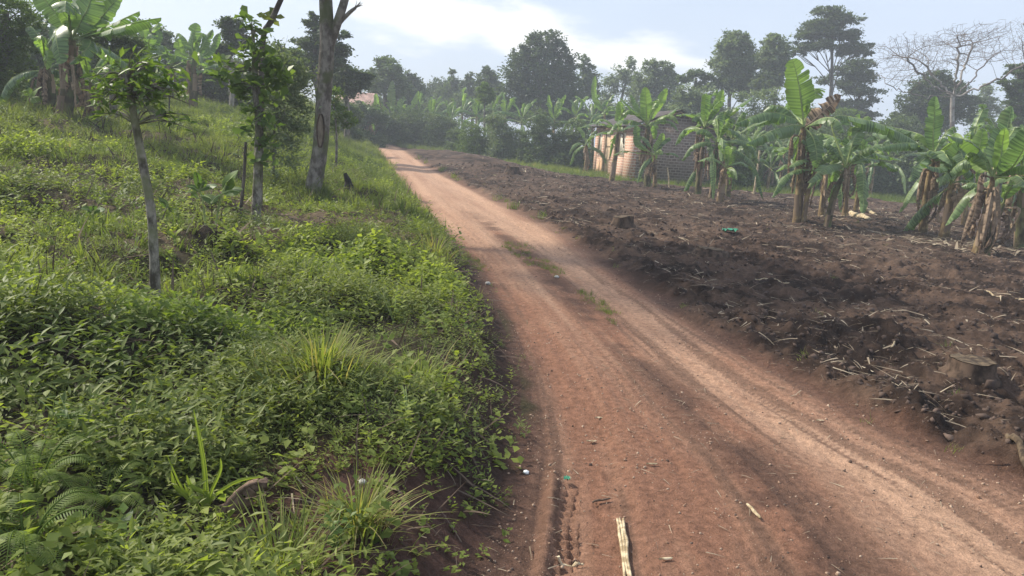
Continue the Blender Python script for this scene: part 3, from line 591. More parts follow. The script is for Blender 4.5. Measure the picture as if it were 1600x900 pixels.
# ------------------------------------------------------------------ brick house
def wallbox(b, o, ax, u0, u1, z0, z1, th, out, mat=0):
    """wall piece along ax from u0 to u1, faces towards `out` at offset 0, thickness th inwards; returns uv list"""
    ax = np.array(ax); out = np.array(out); V = []; UV = []
    for u in (u0, u1):
        for q in (0, -th):
            for z in (z0, z1):
                V.append(np.array(o) + ax * u + out * q + np.array([0, 0, z])); UV.append((u + q, z, 0))
    f = [[0, 1, 3, 2], [4, 6, 7, 5], [0, 4, 5, 1], [2, 3, 7, 6], [0, 2, 6, 4], [1, 5, 7, 3]]
    b.add(V, f, .5, 0, mat); b.uv = getattr(b, 'uv', []) + UV
def setuv(o, uv):
    a = o.data.attributes.new('wuv', 'FLOAT_VECTOR', 'POINT'); a.data.foreach_set('vector', np.array(uv, np.float32).ravel())
def house():
    cz = float(zt(5.35, 36.2)) - .05
    O = Vector((5.35, 36.2, cz)); fa = np.array([-.18, .984, 0.]); ga = np.array([.984, .18, 0.])
    t = empty('brick_house', O, 'small unfinished brick house with iron roof standing behind the banana plants', 'house')
    Lh, Wd, Hh, Rh = 6.7, 4.15, 2.66, 3.42; fo, go = -ga, -fa; Oz = np.array(O)
    b = B(); b.uv = []
    ops = [(1.25, 2.45, 1.1, 2.38), (3.75, 4.85, .06, 2.4), (5.3, 6.1, 1.1, 2.38)]   # near window, door, far window
    u = 0.0
    for (a, c, z0, z1) in ops:
        wallbox(b, Oz, fa, u, a, -.3, Hh, .22, fo); wallbox(b, Oz, fa, a, c, z1, Hh, .22, fo)
        wallbox(b, Oz, fa, a, c, -.3, z0, .22, fo); u = c
    wallbox(b, Oz, fa, u, Lh, -.3, Hh, .22, fo)
    o = b.build('front_wall', 'brick_sunlit', t); setuv(o, b.uv)
    b = B(); b.uv = []                                    # gable wall with its triangle
    for q in (0, -.22):
        for (uu, z) in ((0.225, -.3), (Wd, -.3), (Wd, Hh), (Wd / 2, Rh), (0.225, Hh)): b.v.append((Oz + ga * uu + go * q + [0, 0, z])[None]); b.uv.append((uu, z, 0))
    Vg = np.concatenate(b.v); b.v = []; uvk = b.uv; b.add(Vg, [[0, 1, 2, 4], [5, 9, 7, 6]]); b.add(np.zeros((0, 3)), np.array([[2, 3, 4], [7, 9, 8]]) - 10)
    b.add(np.zeros((0, 3)), np.array([[0, 5, 6, 1], [1, 6, 7, 2], [2, 7, 8, 3], [3, 8, 9, 4], [4, 9, 5, 0]]) - 10)
    o = b.build('gable_wall', 'brick_shaded', t); setuv(o, uvk)
    b = B(); b.uv = []
    wallbox(b, Oz + ga * Wd, fa, .225, Lh, -.3, Hh, .22, ga); wallbox(b, Oz + fa * Lh, ga, .225, Wd - .225, -.3, Hh, .22, fa)
    o = b.build('back_wall', 'brick_shaded', t); setuv(o, b.uv)
    for nm, (a, c, z0, z1), mt in (('window', ops[0], 'plank_pale'), ('door', ops[1], 'plank'), ('window', ops[2], 'plank_pale')):
        b = B(); cc = Oz + fa * (a + c) / 2 + fo * -.1 + np.array([0, 0, (z0 + z1) / 2])
        nb_ = 5
        for i in range(nb_): box(b, cc + fa * ((i + .5) / nb_ - .5) * (c - a - .12), (c - a - .12) / nb_ - .012, .03, z1 - z0 - .1, fa)
        w_ = b.build(nm, mt, t); b = B()
        for s in (-1, 1): box(b, cc + fa * s * ((c - a) / 2 - .035) + fo * .04, .07, .09, z1 - z0 - .004, fa)
        for s in (-1, 1): box(b, cc + np.array([0, 0, s * ((z1 - z0) / 2 - .035)]) + fo * .04, c - a - .144, .088, .068, fa)
        if nm == 'door': box(b, cc + fo * .02 + np.array([0, 0, .35]), c - a - .15, .04, .07, fa); box(b, cc + fo * .02 - np.array([0, 0, .35]), c - a - .15, .04, .07, fa)
        f_ = b.build('frame', 'frame_wood', None); f_.parent = w_; 
        me = f_.data; me.transform(Matrix.Translation(-Vector(t.location)))
    b = B(); box(b, Oz + fa * 5.1 + fo * .004 + np.array([0, 0, .42]), .44, .012, 1.0, fa); b.build('plaster_patch', 'plaster', t); b = B(); box(b, Oz + fa * 5.62 + fo * .005 + np.array([0, 0, .35]), .5, .016, .8, fa)
    b.build('plaster_patch', 'plaster', t)
    # two corrugated roof slopes, ridge along the front direction
    for sgn in (0, 1):
        b = B(); e0 = np.array([0, 0, Hh + .03]) + ga * (-.42 if not sgn else Wd + .42); rg = ga * Wd / 2 + np.array([0, 0, Rh + .09])
        e0[2] -= (Rh - Hh) / (Wd / 2) * .42 - .08
        n = 160; uu = np.linspace(-.4, Lh + .4, n); nv = 7; V = []
        nrm = np.cross(fa, rg - e0); nrm /= np.linalg.norm(nrm); nrm *= np.sign(nrm[2])
        for k in range(nv):
            q = k / (nv - 1); L = e0 * (1 - q) + rg * q; sag = .03 * math.sin(q * 3.1)
            V.append(Oz + L + fa * uu[:, None] + nrm * (.018 * np.sin(uu * 2 * np.pi / .14) - sag * np.sin(uu * .9) ** 2)[:, None])
        V = np.concatenate(V); i = np.arange(nv - 1)[:, None] * n; j = np.arange(n - 1)[None]
        b.add(V, np.stack([i + j, i + j + 1, i + n + j + 1, i + n + j], -1).reshape(-1, 4)); b.add(V - nrm * .006, np.stack([i + j, i + n + j, i + n + j + 1, i + j + 1], -1).reshape(-1, 4))
        b.build('roof', 'iron_roof', t)
    b = B()
    for uu in (-.3, 1.6, 3.4, 5.2, 6.9):
        for sgn in (0, 1):
            e = Oz + fa * uu + ga * (-.4 if not sgn else Wd + .4) + np.array([0, 0, Hh - .22]); rr_ = Oz + fa * uu + ga * Wd / 2 + np.array([0, 0, Rh])
            tube(b, [e, rr_], .035, 5)
    b.build('rafters', 'frame_wood', t)
house()
def far_house():
    Y = 52; c = P(549, 160, Y); bz = c.z - 2.2; t = empty('small_house', (c.x, Y, bz), 'low house with faded rusty roof half hidden behind the forked tree', 'house')
    b = B(); box(b, (c.x, Y + 2, bz + 1.0), 2.3, 3.0, 2.0); b.build('wall', 'plaster', t)
    b = B(); V = []
    for x in np.linspace(-1.4, 1.4, 60):
        for (yy, zz) in ((-.1, 2.0), (2, 3.0), (4.1, 2.0)): V.append((c.x + x, Y + yy, bz + zz + .015 * math.sin(x * 40)))
    i = np.arange(59) * 3; b.add(V, np.concatenate([np.stack([i, i + 3, i + 4, i + 1], -1), np.stack([i + 1, i + 4, i + 5, i + 2], -1)])); b.build('roof', 'rust_roof', t)
far_house()

# ------------------------------------------------------------------ banana plants
def banana_leaf(b, pts, w, face=None, rnd=.3, droop=.35, tears=6, seg=30, pet=.12, crumple=0., mats=(0, 1)):
    """pts: base, ..., tip; w: full blade width; face: direction the upper side looks to"""
    p = bez(pts, seg + 1); T = np.gradient(p, axis=0); ln = np.linalg.norm(np.diff(p, axis=0), axis=1).sum(); T /= np.linalg.norm(T, axis=1)[:, None]
    fc = np.array(face if face is not None else (0, 0, 1.), float)
    Nn = fc[None] - T * (T @ fc)[:, None]; bad = np.linalg.norm(Nn, axis=1) < .25
    if bad.any():
        h = p[0] - p[-1]; h[2] = 0; h = -h / (np.linalg.norm(h) + 1e-6)
        alt = np.array([h[0], h[1], .3]); Nn[bad] = (alt[None] - T * (T @ alt)[:, None])[bad]
    Nn /= np.linalg.norm(Nn, axis=1)[:, None]
    for _ in range(3): Nn[1:-1] = (Nn[:-2] + Nn[1:-1] * 2 + Nn[2:]) / 4
    S = np.cross(T, Nn); S /= np.linalg.norm(S, axis=1)[:, None] + 1e-9
    t = np.linspace(0, 1, seg + 1); q = np.clip((t - pet) / (1 - pet), 0, 1)
    wd = w / 2 * np.clip(1 - np.abs(2 * q - 1) ** 3.0, 0, 1) ** .62 * (1 - .25 * q); wd[t < pet] = 0; wd[-1] = .01 * w
    rr_ = min(.022 * (.6 + w), .001 + .12 * w); tube(b, p, [rr_, rr_ * .55, min(.004, rr_ * .3)], 5, rnd, mats[1], cap=False)
    for sgn in (-1, 1):
        # the blade is torn into strips that hang each at its own angle
        cuts = sorted(rng.choice(np.arange(3, seg - 1), min(tears + 5, seg - 5), replace=False)) if tears else []
        bounds = [int(np.argmax(t >= pet)) - 1] + list(cuts) + [seg]; bounds[0] = max(0, bounds[0])
        for a, c in zip(bounds[:-1], bounds[1:]):
            if c <= a: continue
            dr = droop + rng.normal() * (.22 if tears else .05); idx = np.arange(a, c + 1)
            tt = t[idx].copy(); nv = 4; V = []; al_ = []
            shrink = np.ones(len(idx))
            if tears: shrink[0] = shrink[-1] = .86 + .1 * rng.random()
            for k in range(nv):
                s = k / (nv - 1); ang = dr * (.3 + s) + crumple * rng.normal() * .6
                side = S[idx] * sgn * math.cos(ang) - Nn[idx] * math.sin(ang) * 1.0
                ext = wd[idx] * s * (shrink if k == nv - 1 else 1) * (1 + .03 * rng.normal(size=len(idx)) + (crumple * .5 * rng.normal(size=len(idx)) if k else 0))
                fwd = T[idx] * (ext * .28)[:, None]
                V.append(p[idx] + side * ext[:, None] + fwd + Nn[idx] * .004 + Nn[idx] * (rng.normal(size=len(idx)) * w * crumple * .25 * s)[:, None]); al_.append(tt * ln + sgn)
            V = np.concatenate(V); m = len(idx); i = np.arange(nv - 1)[:, None] * m; j = np.arange(m - 1)[None]
            f = np.stack([i + j, i + j + 1, i + m + j + 1, i + m + j], -1).reshape(-1, 4)
            b.add(V, f, rnd, np.concatenate(al_), mats[0])
    return b
def stem_mesh(b, base, top, r0, bend=0.):
    base = np.array(base, float); top = np.array(top, float); m = (base + top) / 2 + np.array([bend, 0, 0])
    pts = bez([base - [0, 0, .12], m, top], 14); tube(b, pts, [r0 * 1.25, r0, r0 * .85, r0 * .55], 12, .5, 0, .1)
    for k in range(7):      # peeling sheaths
        z0 = rng.integers(0, 9); z1 = z0 + rng.integers(3, 5); a0 = rng.random() * 6.28; a1 = a0 + .7 + rng.random() * .9; V = []
        for i in range(z0, min(z1, 13) + 1):
            for a in np.linspace(a0, a1, 4):
                rr = r0 * (1.12 - .4 * i / 13) * (1.08 + .25 * (i == z1) * rng.random()); V.append(pts[i] + np.array([math.cos(a), math.sin(a), 0]) * rr)
        n_ = len(V) // 4; ii = np.arange(n_ - 1)[:, None] * 4; jj = np.arange(3)[None]
        b.add(V, np.stack([ii + jj, ii + jj + 1, ii + 4 + jj + 1, ii + 4 + jj], -1).reshape(-1, 4), rng.random(), 0, 1)
def rand_leaf_pts(top, az, el, L, dr):
    h = np.array([math.cos(az), math.sin(az), 0]); top = np.array(top)
    a = h * math.cos(el) + np.array([0, 0, math.sin(el)])
    p1 = top + a * L * .45; p2 = top + a * L * .75 + np.array([0, 0, -dr * L * .16]) + h * .06 * L; p3 = top + a * L + np.array([0, 0, -dr * L * .5]) + h * .02 * L
    return [top, p1, p2, p3]
def banana(label, base, crown, leaves=(), nrand=0,  dead=5, r=.085, wl=.5, L=1.5, group='banana plants at the edge of the tilled field', stem='pseudostem', young=.25, azs=None, name='banana_plant', ndl=1.0):
    nrand += 3 if group.startswith('banana plants at the edge') and base[1] > 15 else 0
    base = Vector(base); t = empty(name, base, label, 'banana plant', group)
    b = B(); stem_mesh(b, base, crown, r, rng.normal() * .04); b.build('pseudostem', [stem, 'banana_dead'], t, True)
    for lf in leaves:
        pts, w = lf[0], lf[1]; kw = lf[2] if len(lf) > 2 else {}; kw = dict(kw); mt = kw.pop('mat', 'banana')
        b = B(); banana_leaf(b, [crown] + [tuple(q) for q in pts], w, **kw); b.build('leaf', [mt, mt if mt == 'banana_dead' else 'rib'], t, True)
    c = np.array(crown, float)
    for k in range(nrand):
        az = (azs[k % len(azs)] if azs else k * 2.4 + rng.random() * .8); el = [1.35, 1.1, .85, .62, .35, .05, -.4][min(6, int(k * 7 / max(nrand, 1)))] + rng.normal() * .16
        l = L * (.85 + .6 * rng.random()); mt = 'banana_young' if rng.random() < young * (el > .5) * 2 else 'banana'
        b = B(); banana_leaf(b, rand_leaf_pts(c - [0, 0, .1 * k / max(1, nrand)], az, el, l, 1.1 - .5 * el + .3 * rng.random()), wl * (.85 + .35 * rng.random()), rnd=rng.random(), tears=rng.integers(3, 11), droop=.35 + .6 * rng.random())
        b.build('leaf', [mt, 'rib'], t, True)
    dead = int(dead * .8)
    if dead:
        b = B(); base_ = np.array(base); ln = np.linalg.norm(c - base_)
        for k in range(dead):
            az = rng.random() * 6.28; h = np.array([math.cos(az), math.sin(az), 0]); s = base_ + (c - base_) * (.98 - .3 * rng.random()); d_ = min(.75, ln * .5) * (.7 + .6 * rng.random()) * ndl
            banana_leaf(b, [s, s + h * (.1 + .2 * rng.random()) + [0, 0, .02], s + h * (.14 + .2 * rng.random()) - [0, 0, d_ * .6], s + h * (.06 + .26 * rng.random()) - [0, 0, d_]], .13 + .16 * rng.random(), rnd=rng.random(), droop=1.0, tears=5, crumple=.3, seg=12, mats=(0, 0))
        b.build('dead_leaves', 'banana_dead', t)
    return t
def PL(Y, *pp):   # points on sight lines, optional third value moves them nearer or farther
    return [P(q[0], q[1], Y + (q[2] if len(q) > 2 else 0)) for q in pp]
FACE = (0, -1, .15)
# stand right of the middle of the picture
Y = 18.6
banana('tallest banana plant with one pale upright leaf over the field', onG(1246, Y, 348), P(1256, 198, Y), [
    (PL(Y, (1252, 160), (1246, 122), (1238, 92)), .74, dict(face=FACE, droop=.12, tears=3, rnd=.5, mat='banana_young', pet=.1)),
    (PL(Y, (1232, 182, -.2), (1195, 176, -.5), (1148, 194, -.9)), .58, dict(rnd=.3, tears=3, droop=.7)),
    (PL(Y, (1238, 196, -.3), (1208, 204, -.8), (1166, 224, -1.4)), .62, dict(rnd=.6, tears=4, droop=.75)),
    (PL(Y, (1240, 180, .8), (1215, 178, 1.6), (1180, 195, 2.2)), .5, dict(rnd=.1, tears=4, droop=.6)),
    (PL(Y, (1266, 192, .1), (1286, 174, .2), (1314, 150, .3)), .62, dict(face=FACE, rnd=.05, tears=4, crumple=.13, mat='banana_dead', droop=.35)),
    (PL(Y, (1270, 215, -.3), (1276, 240, -.5), (1276, 262, -.5)), .42, dict(face=FACE, rnd=.2, tears=3)),
    (PL(Y, (1245, 168, 1.), (1240, 160, 1.8), (1228, 172, 2.4)), .4, dict(rnd=.1, tears=3)),
    (PL(Y, (1236, 232, .4), (1222, 230, .9), (1206, 236, 1.3)), .4, dict(rnd=.3, tears=3)),
    (PL(Y, (1240, 255, .2), (1226, 258, .3), (1212, 268, .4)), .4, dict(rnd=.8, tears=2)),
    (PL(Y, (1272, 228, .5), (1290, 232, .9), (1306, 238, 1.2)), .36, dict(rnd=.2, tears=3))], dead=9, r=.095, ndl=1.3)
banana('slim leaning banana plant right beside the tallest one', onG(1255, Y - .1, 350), P(1275, 262, Y - .1), [
    (PL(Y, (1285, 255, -.1), (1300, 258, -.3), (1316, 270, -.4)), .4, dict(rnd=.5, tears=2)), (PL(Y, (1262, 250), (1248, 252, -.3), (1232, 262, -.4)), .3, dict(rnd=.3, tears=3)),
    (PL(Y, (1276, 240), (1280, 222, .2), (1284, 208, .3)), .34, dict(rnd=.4, face=FACE, tears=2))], nrand=2, dead=4, r=.06, L=.8, wl=.32)
banana('banana plant with a dark leaning stem and one long arching leaf to the right', onG(1292, Y - .4, 354), P(1322, 262, Y - .4), [
    (PL(Y, (1300, 188, 0.), (1345, 186, -.2), (1400, 204, -.5), (1452, 236, -.7)), .62, dict(rnd=.2, tears=6, droop=.75, pet=.3)),
    (PL(Y, (1308, 256, -.5), (1290, 262, -.9), (1262, 286, -1.2)), .44, dict(rnd=.7, tears=2)),
    (PL(Y, (1345, 248, -.2), (1375, 252, -.3), (1402, 268, -.4)), .44, dict(rnd=.15, tears=4)),
    (PL(Y, (1350, 238, .5), (1380, 243, .6), (1410, 250, .6)), .42, dict(rnd=.05, tears=4)),
    (PL(Y, (1326, 232, .1), (1334, 222, .1), (1362, 232, .2)), .45, dict(rnd=.05, tears=3, face=FACE)),
    (PL(Y, (1312, 240, .2), (1304, 230, .3), (1296, 248, .4)), .36, dict(rnd=.5, tears=2))], nrand=2, dead=5, r=.075, L=.9, wl=.38, stem='pseudostem_dark')
banana('short yellowish banana stem between the dark leaning ones', onG(1286, 21, 325), P(1292, 262, 21), [], nrand=6, dead=6, r=.085, L=1.1, wl=.36)
banana('banana plant with pale straight stem behind the dark leaning one', onG(1322, 22, 326), P(1326, 232, 22), [(PL(22, (1327, 215), (1327, 200)), .16, dict(face=FACE, tears=0))], nrand=6, dead=4, r=.07, L=1.2, wl=.4)
banana('small banana plant with a greenish stem at the back of the tallest stand', onG(1338, 24, 322), P(1345, 262, 24), [], nrand=5, dead=3, r=.07, L=1.1, wl=.36)
# stand at the right
Y = 18.0
banana('banana plant with tall upright ribbed leaf and yellow-tipped leaf', onG(1444, Y, 354), P(1458, 244, Y), [
    (PL(Y, (1458, 205), (1460, 178), (1461, 150)), .44, dict(face=FACE, rnd=.4, tears=3, droop=.15, pet=.06, mat='banana')),
    (PL(Y, (1436, 226, -.2), (1405, 224, -.5), (1370, 232, -.8)), .44, dict(rnd=.7, tears=5, droop=.8)),
    (PL(Y, (1440, 214, .4), (1420, 205, .7), (1380, 196, 1.0)), .42, dict(rnd=.1, tears=5, droop=.8)),
    (PL(Y, (1446, 248, -.5), (1432, 262, -.8), (1420, 284, -.9)), .42, dict(rnd=.2, tears=4)),
    (PL(Y, (1472, 236, -.4), (1482, 248, -.8), (1496, 270, -.9)), .42, dict(rnd=.8, tears=2))], nrand=3, dead=12, r=.085, L=1.0, wl=.38, ndl=1.2)
banana('banana plant with clean tan stem curving up from the field, right stand', onG(1476, Y - .7, 362), P(1487, 286, Y - .7), [
    (PL(Y - .7, (1478, 262, -.2), (1462, 262, -.5), (1438, 256, -.6)), .36, dict(rnd=.05, tears=4)),
    (PL(Y - .7, (1494, 240, .2), (1502, 225, .3), (1500, 232, .5), (1510, 250, .6)), .4, dict(rnd=.5, tears=3)),
    (PL(Y - .7, (1510, 282, -.2), (1525, 288, -.3), (1544, 308, -.4)), .34, dict(rnd=.9, tears=3)),
    (PL(Y - .7, (1490, 250), (1500, 236, -.1), (1508, 262, -.3)), .5, dict(rnd=.1, face=FACE, tears=2))], nrand=4, dead=7, r=.1, L=1.1, wl=.42)
Y = 13.9
banana('bushy banana plant with yellow and brown peeling stem near the right edge', onG(1524, Y, 402), P(1552, 276, Y), [
    (PL(Y, (1540, 245, .1), (1515, 222, 0), (1482, 212, -.2)), .42, dict(rnd=.6, tears=5, droop=.6)),
    (PL(Y, (1558, 235, .3), (1572, 205, .4), (1580, 165, .5)), .5, dict(face=FACE, rnd=.1, tears=2, droop=.2)),
    (PL(Y, (1562, 250, -.1), (1566, 226, -.1), (1570, 200, -.2)), .3, dict(face=FACE, rnd=.95, tears=1, mat='banana_young')),
    (PL(Y, (1580, 262, -.5), (1600, 232, -.8), (1625, 190, -1.)), .6, dict(face=FACE, rnd=.1, tears=2)),
    (PL(Y, (1535, 258, .3), (1530, 236, .4), (1536, 200, .5)), .4, dict(face=FACE, rnd=.5, tears=2, mat='banana_young')),
    (PL(Y, (1578, 278, -.5), (1592, 276, -.8), (1612, 300, -1.)), .44, dict(rnd=.2, tears=2))], nrand=3, dead=14, r=.075, L=1.0, wl=.4, ndl=1.25)
banana('slanting banana shoot with pinkish stem right of the bushy yellow-stemmed plant', onG(1538, Y + .2, 400), P(1568, 318, Y + .2), [(PL(Y, (1575, 300), (1590, 288, -.2), (1606, 292, -.3)), .3, dict(rnd=.8, tears=1))], nrand=2, dead=6, r=.07, L=.7, wl=.3, stem='pseudostem_dark')
banana('banana plant half cut off by the right edge', onG(1596, 16, 375), P(1600, 270, 16), [], nrand=7, dead=8, r=.09, L=1.3, wl=.45, stem='pseudostem_dark')
banana('banana plant filling the gap just behind the right stand', onG(1512, 21, 335), P(1514, 240, 21), [], nrand=7, dead=10, r=.08, L=1.3, wl=.42)
banana('banana plant at the back between the two right stands', onG(1560, 23, 330), P(1562, 238, 23), [], nrand=7, dead=6, r=.08, L=1.4, wl=.42)
# stands in front of the house
Y = 30
banana('single slim banana plant in front of the sunlit brick wall, one upright leaf', onG(957, 33, 268), P(966, 205, 33), [
    (PL(33, (968, 190), (970, 175), (968, 158)), .58, dict(face=FACE, rnd=.3, tears=1, mat='banana_young')), (PL(33, (950, 196, -.3), (930, 192, -.5), (905, 200, -.6)), .4, dict(rnd=.6, tears=5)),
    (PL(33, (978, 200, -.3), (992, 195), (1005, 204)), .36, dict(rnd=.2, tears=4)), (PL(33, (955, 206, .2), (942, 206), (925, 214)), .34, dict(rnd=.3, tears=4))], nrand=1, dead=2, r=.11, L=1., wl=.4)
banana('large banana plant before the house corner with two bright upright leaves', onG(1012, Y, 285), P(1012, 196, Y), [
    (PL(Y, (1010, 178), (1009, 158), (1008, 136)), .56, dict(face=FACE, rnd=.4, tears=1, mat='banana_young', droop=.2)),
    (PL(Y, (1020, 176, .2), (1032, 158, .3), (1042, 138, .3)), .46, dict(face=FACE, rnd=.6, tears=3, mat='banana_young', droop=.3)),
    (PL(Y, (1000, 180, -.2), (988, 170, -.4), (968, 152, -.6)), .36, dict(rnd=.6, tears=4)), (PL(Y, (1000, 176, .3), (994, 166, .4), (985, 148, .5)), .3, dict(face=FACE, rnd=.3, tears=3)),
    (PL(Y, (1032, 188, .2), (1045, 178, .3), (1062, 166, .3)), .34, dict(rnd=.3, tears=3))], nrand=3, dead=10, r=.12, L=1.3, wl=.42, stem='pseudostem_dark', ndl=1.6)
banana('low banana shoot with one glowing leaf at the foot of the large plant', onG(1024, Y - .6, 290), P(1022, 242, Y - .6), [
    (PL(Y, (1026, 232, -.6), (1032, 222, -.6), (1036, 208, -.6)), .42, dict(face=FACE, rnd=.5, tears=0, mat='banana_young')), (PL(Y, (1000, 226, -.6), (996, 212, -.6), (994, 196, -.6)), .42, dict(face=FACE, rnd=.2, tears=1)),
    (PL(Y, (990, 238, -.6), (975, 236, -.8), (958, 242, -.8)), .3, dict(rnd=.3, tears=4)), (PL(Y, (1042, 240, -.6), (1054, 240, -.8), (1068, 252, -.8)), .3, dict(rnd=.3, tears=4))], nrand=2, dead=9, r=.08, L=.9, wl=.34, ndl=.8)
Y = 25.5
banana('leafy banana plant left of the leaning one, in front of the gable', onG(1092, Y + 1, 292), P(1100, 200, Y + 1), [
    (PL(Y, (1102, 180, 1), (1103, 160, 1), (1101, 146, 1)), .4, dict(face=FACE, rnd=.3, tears=2, mat='banana_young')), (PL(Y, (1116, 172, 1), (1124, 156, 1), (1130, 140, 1)), .38, dict(face=FACE, rnd=.6, tears=1, mat='banana_young')),
    (PL(Y, (1090, 184, .8), (1076, 178, .5), (1056, 180, .3)), .34, dict(rnd=.6, tears=5)), (PL(Y, (1130, 182, .5), (1150, 168, .2), (1176, 152, .1)), .42, dict(rnd=.2, tears=2))], nrand=5, dead=10, r=.1, L=1.3, wl=.42, stem='pseudostem_dark', ndl=1.5)
banana('banana plant with hanging leaves, middle of the stand right of the house', onG(1112, Y, 300), P(1122, 222, Y), [], nrand=8, dead=9, r=.09, L=1.2, wl=.4, stem='pseudostem_dark')
banana('short leaning banana plant with pale leaf, nearest of the stand right of the house', onG(1124, Y - 1.5, 316), P(1134, 262, Y - 1.5), [
    (PL(Y - 1.5, (1138, 252), (1139, 240), (1136, 228)), .36, dict(face=FACE, rnd=.7, tears=1, mat='banana_young')), (PL(Y - 1.5, (1146, 256), (1160, 254), (1178, 266)), .34, dict(rnd=.5, tears=3)),
    (PL(Y - 1.5, (1120, 250), (1108, 246), (1090, 252)), .34, dict(rnd=.6, tears=3))], nrand=1, dead=5, r=.1, L=.8, wl=.3)
banana('banana plant showing long leaves to the right of the gable stand', onG(1140, Y + 2, 292), P(1145, 215, Y + 2), [], nrand=7, dead=6, r=.09, L=1.5, wl=.42, stem='pseudostem_dark')
# left side
Y = 14.5
banana('towering banana plant with thick stem and fan of backlit leaves at the upper left', onG(98, Y, 178), P(112, 62, Y), [
    (PL(Y, (128, 30, -.1), (140, 5, -.1), (150, -45, -.1)), .62, dict(face=FACE, rnd=.5, tears=2, droop=.2)), (PL(Y, (140, 40, 0), (160, 25, 0), (190, -12, .1)), .42, dict(face=FACE, rnd=.4, tears=1)),
    (PL(Y, (150, 48, -.3), (185, 34, -.6), (218, 18, -.8)), .4, dict(rnd=.1, tears=3)), (PL(Y, (150, 54, -.5), (195, 40, -1), (252, 28, -1.4)), .42, dict(rnd=.2, tears=3)),
    (PL(Y, (95, 30, 0), (70, 0, 0), (40, -50, 0)), .6, dict(face=FACE, rnd=.4, tears=2)), (PL(Y, (90, 46, -.6), (88, 60, -1.), (96, 100, -1.1)), .5, dict(face=FACE, rnd=.2, tears=2)),
    (PL(Y, (140, 62, -.5), (135, 78, -.8), (108, 100, -.9)), .4, dict(rnd=.3, tears=3)), (PL(Y, (120, 30, .5), (125, -10, .9), (120, -60, 1)), .6, dict(face=FACE, rnd=.3, tears=2))], nrand=4, dead=8, r=.13, L=1.7, wl=.5, group='banana plants on the left', stem='pseudostem_dark', ndl=1.5)
banana('banana plant with shaggy dead leaves at the left edge of the meadow', onG(70, Y + .6, 176), P(72, 104, Y + .6), [(PL(Y, (72, 98), (74, 90), (76, 78)), .3, dict(face=FACE, rnd=.5, tears=1, mat='banana_young'))], nrand=5, dead=14, r=.11, L=1.0, wl=.32, group='banana plants on the left', stem='pseudostem_dark', ndl=1.3)
banana('low broad banana clump under the umbrella-shaped tree', onG(140, Y + 1.5, 170), P(140, 128, Y + 1.5), [], nrand=6, dead=10, r=.09, L=1.0, wl=.32, group='banana plants on the left', stem='pseudostem_dark')
banana('banana plant with erect leaves showing over the umbrella-shaped tree', onG(228, 24, 165), P(230, 90, 24), [(PL(24, (226, 68), (224, 52), (222, 38)), .5, dict(face=FACE, rnd=.6, tears=2, mat='banana_young')), (PL(24, (236, 74), (244, 60), (250, 48)), .4, dict(face=FACE, rnd=.4, tears=2))], nrand=5, dead=4, r=.11, L=1.5, wl=.45, group='banana plants on the left')
banana('banana plant with long pointed erect leaves, largest in the far left grove', onG(302, 24, 165), P(304, 92, 24), [
    (PL(24, (300, 74), (303, 56), (307, 36)), .55, dict(face=FACE, rnd=.3, tears=2)), (PL(24, (315, 76), (322, 62), (332, 46)), .38, dict(face=FACE, rnd=.3, tears=1)), (PL(24, (322, 84), (334, 70), (343, 52)), .34, dict(face=FACE, rnd=.2, tears=1)),
    (PL(24, (284, 84), (280, 76), (278, 60)), .4, dict(face=FACE, rnd=.7, tears=1, mat='banana_young')), (PL(24, (290, 92), (275, 88), (260, 100)), .4, dict(rnd=.6, tears=3)), (PL(24, (328, 100), (345, 102), (352, 116)), .4, dict(rnd=.2, tears=4)), (PL(24, (310, 110), (322, 106), (334, 108)), .3, dict(rnd=.9, tears=3))], nrand=3, dead=8, r=.12, L=1.3, wl=.4, group='banana plants on the left', stem='pseudostem_dark')
banana('dark banana plant between the far left grove and the slim tree', onG(268, 25, 165), P(268, 104, 25), [], nrand=7, dead=7, r=.1, L=1.3, wl=.4, group='banana plants on the left', stem='pseudostem_dark')
# middle row beyond the bend
def mb(label, px, Y, py, spec=(), n=6, L=1.4, young=.3, back=0):
    Y = Y + back
    lv = [(PL(Y, *q[0]), q[1], dict(face=FACE, rnd=rng.random(), tears=1, mat='banana_young', pet=.08)) for q in spec]
    banana(label, onG(px, Y), P(px, py, Y), lv, nrand=n, dead=4, r=.1, L=L, wl=.42, group='banana plants beyond the road bend', young=young)
mb('banana plant with one bright paddle leaf right of the forked trunk', 577, 50, 186, [([(572, 176), (569, 168), (566, 158)], .5), ([(588, 172), (588, 160), (587, 146)], .5)], 4, 1.2)
mb('banana plant with tall pale upright leaf left of the far gap', 612, 57, 178, [([(612, 160), (612, 145), (613, 126)], .75), ([(598, 168), (590, 158), (584, 152)], .4)], 5, 1.6)
mb('banana plant with two glowing paddle leaves above the hedge', 628, 56, 180, [([(626, 172), (626, 164), (627, 154)], .65), ([(640, 168), (648, 158), (654, 142)], .5)], 5, 1.5)
for i, (px, Y, py, where) in enumerate([(676, 58, 182, 'above the right part of the dark hedge'), (655, 62, 180, 'just right of the two glowing-leaved plants, above the hedge'), (705, 57, 186, 'between the hedge and the pale feathery bush'), (722, 60, 178, 'with one taller pale leaf, left of the yellow-green tree'), (745, 56, 182, 'right behind the pale feathery bush'), (770, 58, 178, 'below the wide dark cone-shaped tree'), (790, 56, 182, 'above the mid green bush, drooping leaves catching light'), (815, 50, 190, 'at the left foot of the tallest dense tree'), (900, 54, 182, 'under the loose narrow tree'), (925, 50, 188, 'behind the left foot of the brick house')]):
    mb('banana plant ' + where, px, Y, py, [([(px - 2, py - 10), (px - 3, py - 18), (px - 4 + i % 3 * 4, py - 27)], .5)] if i % 2 == 0 else [], 8, 2.0)
